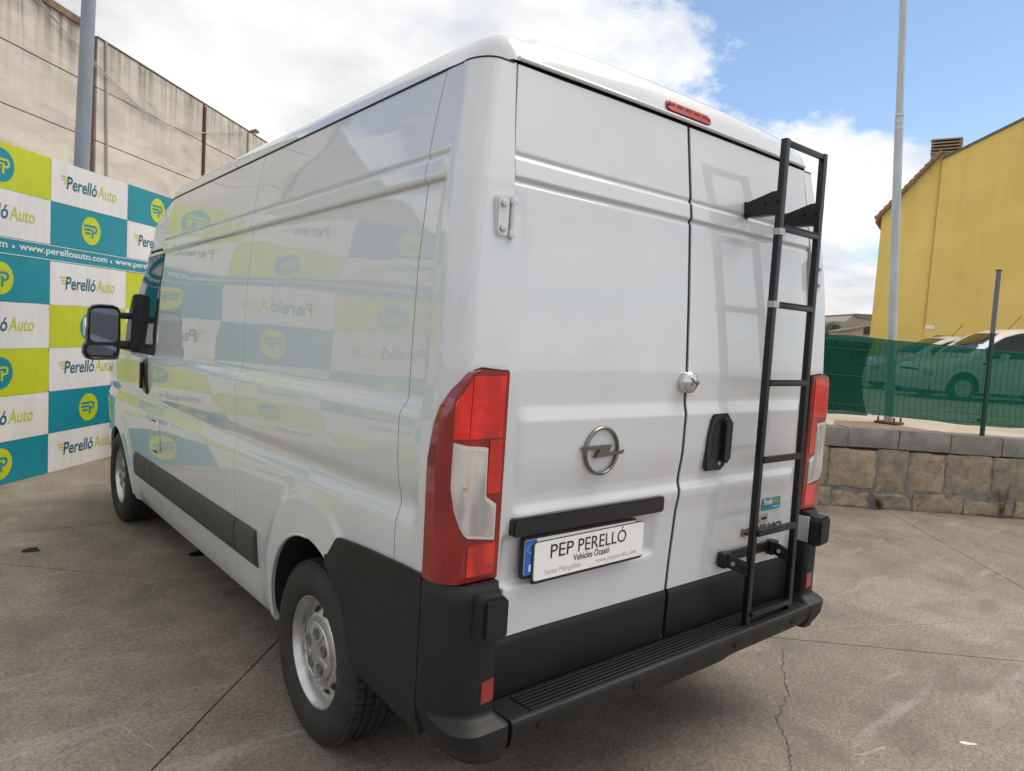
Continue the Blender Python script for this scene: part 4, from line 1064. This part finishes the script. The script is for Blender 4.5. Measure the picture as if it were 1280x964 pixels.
for s in (-1, 1):
    def fn(t, z, s=s):
        x, y = bump_plan(t, z); k = max(0, (z-.872)/.024); y += .010*k; x -= .006*k
        return rk(s*x, y, z)
    cor = grid('bumper_corner', fn, sorted(set(lin(0, 1, 40)) | {.12,.2,.42,.85}), ZB, PLASTIC, van, None, 45, flip=(s < 0))
    # close the top under the lamp
    tv = [fn(t, .896) for t in lin(.12, 1, 30)]; c0 = rk(s*.90, .2, .896)
    mesh('corner_top', tv+[c0], [(i, i+1, 30) for i in range(29)], PLASTIC, cor)
    # hinge cover box
    hb = poly_prism('hinge_cover', [(-.044,-.060),(.036,-.066),(.046,-.056),(.046,.040),(.028,.058),(-.034,.062),(-.044,.052)] if s < 0 else [(.044,-.060),(-.036,-.066),(-.046,-.056),(-.046,.040),(-.028,.058),(.034,.062),(.044,.052)],
                    lambda a, b_, c_: rk(s*.912+a, .056-c_, .818+b_), .052, PLASTIC, cor, .010)
    box('hinge_plate', rk(s*.855, .088, .822), (.010,.072,.112), STEEL, cor, .003)
    ycyl('cover_hole', s*.884, .848, .0045, [(.010,0),(.010,.001),(.0,.0012)], INT, cor, 16)
    rfl = poly_prism('reflector', [(-.022,-.034),(.022,-.030),(.022,.034),(-.022,.030)], lambda a, b_, c_: rk(s*.895+a, .0535-c_, .590+b_), .005, mat('reflector_red', (.26,.012,.012), .25, coat=1.), cor, .0015)
    # side trim behind the wheel
    def zb2(y): return interp(y, [(.20,.425),(.35,.432),(.50,.450),(.60,.475),(.70,.56),(.80,.60)])
    def zl2(y): return max(zb2(y), zlow(y)+.0 if y > RAY-ARY else zb2(y))
    def fn3(y, q, s=s):
        z0 = zl2(y); z1_ = interp(y, [(.19,.906),(.56,.893),(.745,.880),(.80,.815),(.815,.80)])
        z1_ = max(z1_, z0+.004); z = z0+(z1_-z0)*q
        return rk(s*(max(Wf(y, z), 1.018-.02*sst(.5,.42,z))+.011), y, z)
    grid('rear_side_trim', fn3, sorted(set(lin(.212, .83, 40)) | set(RAY-ARY*math.cos(math.pi*k/60) for k in range(3, 20) if RAY-ARY*math.cos(math.pi*k/60) < .83)), lin(0, 1, 16), PLASTIC, van, (-s,0,0), 45, .03, flip=(s > 0))
# step in the middle
stp = empty('rear_step'); stp.parent = van
prof = [(.16,.496),(.128,.498),(.022,.500),(.012,.4995),(.006,.496),(.003,.488),(.002,.478),(.004,.452),(.008,.436),(.020,.416),(.05,.402),(.16,.398)]
grid('step_body', lambda u, q: rk(u, prof[q][0], prof[q][1]+.006*(abs(u)/.83)**4*(1 if q > 6 else 0)-(.012*sst(.30,.20,abs(u)) if q > 6 else 0)), lin(-.832, .832, 45), list(range(len(prof))), PLASTIC, stp, None, 38)
for s in (-1, 1): mesh('step_end', [rk(s*.832, a, b_) for a, b_ in prof], [tuple(range(len(prof)))], PLASTIC, stp)
for k in range(6):
    y = .028+k*.0165
    fbox('step_rib', (0, y, .5025), (1.50, .0085, .009), PLASTIC, stp, .0025)
for x in (-.72, -.30, .28, .70):
    sn = ycyl('parking_sensor', x, .462, .0035, [(.018,0),(.018,.0025),(.0155,.003),(.0150,.0012),(.011,.0012),(.0105,.004),(.005,.0045)], PLASTIC, stp, 24)
# --- wheel arches, underbody, wheels
for s in (-1, 1):
    for yc in (RAY, FAY):
        v, f = [], []; n = 24
        for k in range(n+1):
            a = math.pi*k/n; y = yc-(ARY+.004)*math.cos(a); z = ACZ+(ARZ+.004)*math.sin(a)
            v += [rk(s*(Wf(y, z)-.012), y, z), rk(s*.62, y, z)]
        for k in range(n): f.append((2*k, 2*k+1, 2*k+3, 2*k+2))
        mesh('wheel_arch_liner', v, f, INT, van, 40)
        # rolled paint edge of the opening
        tube('arch_lip', [rk(s*(Wf(yc-ARY*math.cos(math.pi*k/40), ACZ+ARZ*math.sin(math.pi*k/40))-.004), yc-ARY*math.cos(math.pi*k/40), ACZ+ARZ*math.sin(math.pi*k/40)) for k in range(0 if yc == FAY else 20, 41)], .007, PAINT, van, 8)
fbox('underbody', (0, 2.7, .40), (1.22, 5.0, .08), INT, van)
for y0, y1 in ((1.44, 4.04), (.2, .58)): fbox('underbody', (0, (y0+y1)/2, .44), (1.90, y1-y0, .10), INT, van)
tube('rear_axle', [(-.85, RAY, .33), (.85, RAY, .33)], .05, INT, van); tube('exhaust', [rk(.35,.35,.36), rk(.35,1.6,.36), rk(.2,3,.36)], .03, RIM, van)
fbox('mud_bracket', (-.80, 1.42, .50), (.08,.03,.12), INT, van)
def make_wheel():
    w = bpy.data.objects.new('wheel', None); COL.objects.link(w); w.empty_display_size = .1
    O = (0,0,0)   # axle along x, outer face towards -x; lathe uses sx = -1 so that positive offsets face outwards
    tyre = lathe('tyre', [(.205,.070),(.212,.092),(.225,.102),(.255,.109),(.285,.110),(.305,.106),(.322,.097),(.333,.086),(.340,.074),(.342,.05),(.343,0),(.342,-.05),(.340,-.074),(.333,-.086),(.31,-.105),(.26,-.108),(.212,-.09),(.205,-.07)], TYRE, w, O, 72, 30, -1)
    # tread blocks: grooves as raised rows
    tb = bmesh.new(); nb = 72
    for (x0, x1, sh) in ((-.084,-.055,.0),(-.046,-.020,.3),(-.011,.015,.6),(.024,.050,.2),(.058,.084,.5)):
        for k in range(nb):
            a0 = 2*math.pi*(k+sh)/nb; a1 = a0+2*math.pi/nb*.86; vv = []
            for a in (a0, a1):
                for x in (x0, x1):
                    for r_ in (.333 if abs(x) > .07 else .340, .3425 if abs(x) > .07 else .3485):
                        vv.append(tb.verts.new((x, r_*math.cos(a+.12*(x-x0)*10*.3), r_*math.sin(a+.12*(x-x0)*10*.3))))
            for q in ((0,1,3,2), (4,5,7,6), (0,1,5,4), (2,3,7,6), (1,3,7,5)): tb.faces.new([vv[i] for i in q])
    x = bm_obj('tread', tb, TYRE, tyre)
    rim = lathe('rim', [(.206,.072),(.216,.082),(.214,.087),(.205,.086),(.200,.074),(.192,.058),(.188,.030),(.186,.0),(.186,-.06),(.21,-.08)], RIM, w, O, 72, 30, -1)
    # steel disc with round vent holes
    n = 96; v, f = [], []; prof2 = [(.199,.066),(.195,.044),(.188,.034),(.180,.033),(.172,.036),(.162,.044),(.152,.0525),(.142,.060),(.134,.065),(.126,.067),(.118,.066),(.108,.062)]
    for r_, xx in prof2:
        for k in range(n): a = 2*math.pi*k/n; v.append((-xx, r_*math.cos(a), r_*math.sin(a)))
    for i in range(len(prof2)-1):
        for k in range(n): f.append((i*n+k, i*n+(k+1) % n, (i+1)*n+(k+1) % n, (i+1)*n+k))
    disc = mesh('disc', v, f, RIM, rim, 35, True)
    hs_ = bmesh.new()
    for k in range(12):
        a = 2*math.pi*(k+.3)/12; c = Vector((-.0530, .1525*math.cos(a), .1525*math.sin(a))); nrm = Vector((-.80, .60*math.cos(a), .60*math.sin(a))).normalized(); e1 = Vector((0, -math.sin(a), math.cos(a))); e2 = nrm.cross(e1)
        hs_.faces.new([hs_.verts.new(c+nrm*.0030+e1*.0190*math.cos(q)+e2*.0150*math.sin(q)) for q in lin(0, 2*math.pi, 19)[:-1]])
    bm_obj('vent_holes', hs_, INT, rim)
    cap = lathe('hub_cap', [(.110,.058),(.113,.068),(.111,.076),(.106,.079),(.102,.076),(.085,.078),(.05,.081),(.0,.082)], RIM, w, O, 48, 30, -1)
    for k in range(5):
        a = 2*math.pi*k/5+.3; c = (-.0815, .068*math.cos(a), .068*math.sin(a))
        lathe('nut_recess', [(.0225,.0),(.0215,.0035),(.018,.001),(.016,-.0),(.0,-.0005)], mat('dull_nut', (.16,.16,.155), .5, metal=.5), cap, c, 16, 30, -1)
        a2 = a+math.pi/5; beam('cap_rib', (-.081, .045*math.cos(a2), .045*math.sin(a2)), (-.081, .105*math.cos(a2), .105*math.sin(a2)), .010, .008, RIM, cap, (1,0,0), .002)
    return w
wheel = make_wheel(); wheel.parent = van; wheel.location = (-.885, RAY, WR)
for (x, y, rz, rx) in ((-.895, FAY, R(0), .7), (.885, RAY, math.pi, .2), (.895, FAY, math.pi, 1.1)):
    w = copy_tree(wheel, van); w.location = (x, y, WR); w.rotation_euler = (rx, 0, rz)
# --- door mirror
for s in (-1, 1):
    mr = empty('door_mirror'); mr.parent = van
    def mp(x, y, z): return Vector((s*x, y, z))
    def shell(nm, x0, x1, z0, z1, y0, y1, m, rr):
        bm = bmesh.new(); n = 6; rings = []
        for (q, k) in ((0, 1.0), (.25, 1.03), (.6, .98), (.85, .82), (1.0, .55)):
            pts = round_rect((x1-x0)*k, (z1-z0)*k, rr*k, n); rings.append([bm.verts.new(mp((x0+x1)/2+a-.0*q, y0+(y1-y0)*q, (z0+z1)/2+b_)) for a, b_ in pts])
        for A, B in zip(rings, rings[1:]):
            for k in range(len(A)): bm.faces.new((A[k], A[(k+1) % len(A)], B[(k+1) % len(A)], B[k]))
        bm.faces.new(rings[-1]); inner = [bm.verts.new(v_.co+Vector((0,.012,0))+(Vector((s*(x0+x1)/2, v_.co.y, (z0+z1)/2))-v_.co)*.06) for v_ in rings[0]]
        for k in range(len(inner)): bm.faces.new((rings[0][k], rings[0][(k+1) % len(inner)], inner[(k+1) % len(inner)], inner[k]))
        bm.faces.new(inner)
        return bm_obj(nm, bm, m, mr, 45)
    out = [(1.098,1.262),(1.110,1.246),(1.255,1.240),(1.290,1.252),(1.308,1.285),(1.306,1.335),(1.290,1.350),(1.286,1.40),(1.284,1.52),(1.276,1.575),(1.255,1.602),(1.215,1.612),(1.140,1.612),(1.108,1.600),(1.092,1.572),(1.088,1.42),(1.092,1.30)]
    bm = bmesh.new(); cxm, czm = 1.19, 1.43; rings = []
    for (dy, k) in ((.012,.90),(.002,.945),(0,.985),(.02,1.02),(.07,1.02),(.115,.92),(.145,.72),(.155,.40)):
        rings.append([bm.verts.new(mp(cxm+(a-cxm)*k, 4.005+dy, czm+(b_-czm)*k)) for a, b_ in out])
    for A, B in zip(rings, rings[1:]):
        for k in range(len(A)): bm.faces.new((A[k], A[(k+1) % len(A)], B[(k+1) % len(A)], B[k]))
    bm.faces.new(rings[0]); bm.faces.new(rings[-1]); bm_obj('mirror_housing', bm, BLACK, mr, 45)
    poly_prism('mirror_glass', round_rect(.165, .225, .035, 5, 1.187, 1.474), lambda a, b_, c_: mp(a, 4.0165-c_, b_), .004, MIRG, mr)
    poly_prism('wide_angle_glass', round_rect(.172, .066, .024, 5, 1.198, 1.304), lambda a, b_, c_: mp(a, 4.0165-c_, b_), .004, MIRG, mr)
    box('indicator', mp(1.294, 4.06, 1.46), (.012,.05,.12), CLEAR, mr, .004)
    box('mirror_arm', mp(1.03, 4.06, 1.545), (.14,.06,.045), BLACK, mr, .01); box('mirror_arm', mp(1.03, 4.06, 1.345), (.16,.07,.06), BLACK, mr, .012)
    poly_prism('mirror_foot', [(3.97,1.30),(4.16,1.30),(4.15,1.56),(4.11,1.70),(4.07,1.70),(4.00,1.52)], lambda a, b_, c_: mp(.955+c_-.14*max(0, b_-1.42), a, b_), .085, BLACK, mr, .01)
# --- ladder on the right rear door
lad = empty('ladder'); lad.parent = van
LY = .022
def lx(side, z): return (.346+(.385-.346)*(2.37-z)/1.83) if side < 0 else (.628+(.700-.628)*(2.37-z)/1.83)
for sd_ in (-1, 1):
    beam('rail', rk(lx(sd_, 2.375), LY, 2.375), rk(lx(sd_, .506), LY+.012, .506), .028, .024, LADDER, lad, (0,1,0), .003)
for z in (2.362, 2.050, 1.762, 1.463, 1.163, .872, .545):
    a, b_ = lx(-1, z)+.012, lx(1, z)-.012
    beam('rung', rk(a, LY, z), rk(b_, LY, z), .019, .019, LADDER, lad, (0,0,1), .002)
    if .6 < z < 2.3: beam('rung_pad', rk(a+.01, LY-.002, z+.012), rk(b_-.01, LY-.002, z+.012), .018, .006, RUBSEAL, lad, (0,0,1), .001)
for z in (2.035, 1.765): beam('tape', rk(lx(-1, z), LY, z-.012), rk(lx(-1, z), LY, z+.012), .036, .030, mat('clear_grey_tape', (.42,.42,.42), .4), lad, (0,1,0))
def bracket(sd_, z0, zdoor):
    x = lx(sd_, z0); yb_ = yd(x, zdoor)
    pts = [(yb_, -.034), (yb_-.025, -.036), (LY+.04, -.036), (LY-.010, -.040), (LY-.010, .050), (LY+.03, .050), (yb_-.03, .026), (yb_-.012, .022), (yb_, .026)]
    o = poly_prism('bracket', pts, lambda a, b_, c_: rk(x-.016+c_, a, z0+b_), .032, LADDER, lad, .003)
    for yy in (LY+.01, LY+.06): tube('bracket_bolt', [rk(x-.022, yy, z0+.01), rk(x-.014, yy, z0+.01)], .008, LADDER, o, 8)
for sd_ in (-1, 1): bracket(sd_, 2.135, 2.135)
# lower bracket: a folded strap from door to rails
zl_ = .735; yb_ = yd(.5, zl_)-.012
for sd_ in (-1, 1):
    x = lx(sd_, zl_); o_ = -.058 if sd_ < 0 else -.02
    beam('strap', rk(x, LY+.002, zl_-.01), rk(x+o_, yb_-.02, zl_+.022), .010, .052, LADDER, lad, (0,0,1), .002)
    box('strap_foot', rk(x+o_, yb_-.012, zl_+.022), (.050,.036,.062), LADDER, lad, .008)
    for q in (.25, .7):
        c = rk(x, LY+.002, zl_-.01).lerp(rk(x+o_, yb_-.02, zl_+.022), q); tube('strap_bolt', [c+Vector((-.010,-.002,0)), c+Vector((-.004,0,0))], .009, BOLT if q > .5 else LADDER, lad, 8)
beam('strap_bar', rk(lx(-1, zl_)-.05, yb_-.004, zl_+.028), rk(lx(1, zl_)-.02, yb_-.004, zl_+.028), .012, .040, LADDER, lad, (0,0,1), .002)

# ================================================================== parked cars in the yard
CARW = mat('silver_white_car_paint', (.62,.63,.64), .35, coat=1., coat_rough=.03); CARV = mat('white_car_paint', (.74,.75,.76), .35, coat=1., coat_rough=.03)
def car(name, a0, b0, prof, glass, width, paint, wheels, label, rails=False, roof_in=.16):
    # car facing -a; prof: (distance from nose, height) outline of the roof side; heights above the yard
    o = empty(name, YP(a0, b0, YZ), WANG); tag(o, label, 'car', 'cars parked behind the fence')
    Lm = prof[-1][0]; hw = width/2
    def top(x): return interp(x, prof)
    def belt(x): return min(top(x)-.03, interp(x, [(0,.62),(.8,.90),(1.6,1.02),(Lm,1.08)]))
    def half(x, z):
        e = 1-.18*sst(.5, 0, x)-.10*sst(Lm-.4, Lm, x)
        bz = belt(x); k = sst(bz-.02, top(x)+.15, z) if z > bz else 0
        return hw*e*(1-.05*sst(.5,.2,z))-roof_in*k-(.02*sst(.75, .5, z))
    xs2 = lin(0, Lm, 70); q_ = lin(0, 1, 22)
    def zz(x, q):
        lo = .22
        for wx in wheels:
            r_ = (x-wx)/.38
            if abs(r_) < 1: lo = max(lo, .30+.40*math.sqrt(1-r_*r_))
        return lo+(top(x)-.05-lo)*q
    for s in (-1, 1):
        grid('body_side', lambda x, q, s=s: Vector((x, s*half(x, zz(x, q)), zz(x, q))), xs2, q_, paint, o, None, 40, flip=(s > 0))
        gl = grid('side_windows', lambda u, q, s=s: (lambda x, z: Vector((x, s*(half(x, z)+.006), z)))(glass[0]+(glass[1]-glass[0])*u, belt(glass[0]+(glass[1]-glass[0])*u)+.04+max(.01, top(glass[0]+(glass[1]-glass[0])*u)-.13-belt(glass[0]+(glass[1]-glass[0])*u))*q), lin(0,1,20), lin(0,1,6), GLASS, o, None, 40, flip=(s > 0))
        for xp in (glass[0]+(glass[1]-glass[0])*.42, glass[0]+(glass[1]-glass[0])*.74):
            beam('pillar', (xp, s*(half(xp, belt(xp)+.04)+.009), belt(xp)+.03), (xp+.05, s*(half(xp, top(xp)-.1)+.009), top(xp)-.1), .05, .012, paint, o, (1,0,0))
        box('door_mirror', (glass[0]+.35, s*(hw+.10), belt(1.5)+.10), (.10,.20,.14), paint, o, .03)
        box('headlight', (.10, s*(hw-.28), .66), (.22,.34,.15), CLEAR, o, .03)
        box('tail_light', (Lm-.03, s*(hw-.20), .95), (.06,.14,.40), RED, o, .02)
        for wx in wheels:
            w = lathe('wheel', [(.0,.0),(.20,.01),(.21,.02),(.25,.02),(.29,.01),(.30,-.02),(.30,-.18)], TYRE, o, (wx, 0, .30), 28, 30)
            # turn the lathed wheel so its axle runs across the car
            for vt in w.data.vertices: x_, y_, z_ = vt.co; vt.co = (wx+y_, s*(hw-.04+(x_-wx)), z_)
            w2 = lathe('rim', [(.0,.015),(.06,.025),(.19,.012),(.205,.022)], RIM, w, (wx, 0, .30), 24, 30)
            for vt in w2.data.vertices: x_, y_, z_ = vt.co; vt.co = (wx+y_, s*(hw-.035+(x_-wx)), z_)
        if rails: tube('roof_rail', [(glass[0]+.75, s*(hw-roof_in-.02), top(2.0)-.03), (glass[0]+.95, s*(hw-roof_in), top(2.2)+.05), (glass[1]-.5, s*(hw-roof_in), top(glass[1]-.5)+.05), (glass[1]-.2, s*(hw-roof_in-.02), top(glass[1]-.2)-.02)], .018, BLACK, o, 8)
    grid('roof_and_bonnet', lambda x, u: Vector((x, u*half(x, top(x)-.05), top(x)-.05*abs(u)**3)), xs2, lin(-1,1,15), paint, o, None, 40)
    wx0, wx1 = glass[2]
    grid('windscreen', lambda x, u: Vector((x, u*(half(x, top(x)-.05)-.07), top(x)-.05*abs(u)**3+.006)), lin(wx0, wx1, 10), lin(-1,1,11), GLASS, o, None, 40)
    grid('front_end', lambda u, q: Vector((-.10*(1-u*u)*math.sin(.4+q*2), u*half(0, .22+(top(0)-.27)*q), .22+(top(0)-.27)*q)), lin(-1,1,15), lin(0,1,8), paint, o, None, 40)
    grid('tailgate', lambda u, q: Vector((Lm, u*half(Lm, .25+(top(Lm)-.30)*q), .25+(top(Lm)-.30)*q)), lin(-1,1,9), lin(0,1,8), paint, o, None, 40)
    box('floor', (Lm/2, 0, .30), (Lm-.3, width-.35, .12), INT, o)
    tube('aerial', [(glass[0]+1.0, 0, top(glass[0]+1.0)), (glass[0]+1.28, 0, top(glass[0]+1.0)+.34)], .008, BLACK, o, 6)
    return o
car('parked_van', 6.2, 10.75, [(0,.72),(.10,.86),(.7,1.04),(1.02,1.12),(1.35,1.40),(1.75,1.66),(2.1,1.78),(2.7,1.84),(3.6,1.85),(4.2,1.80),(4.38,1.62)], (1.30, 4.1, (1.05, 1.78)), 1.84, CARV, (.85, 3.55), 'white high roofed car parked behind the fence, nearest the netting')
car('parked_estate', 6.25, 13.6, [(0,.68),(.10,.82),(.8,.98),(1.15,1.05),(1.55,1.32),(2.0,1.54),(2.4,1.63),(3.0,1.66),(3.9,1.62),(4.35,1.45),(4.5,1.20)], (1.50, 4.2, (1.2, 2.0)), 1.80, CARW, (.9, 3.5), 'silver car with black roof rails parked behind the white one', True)
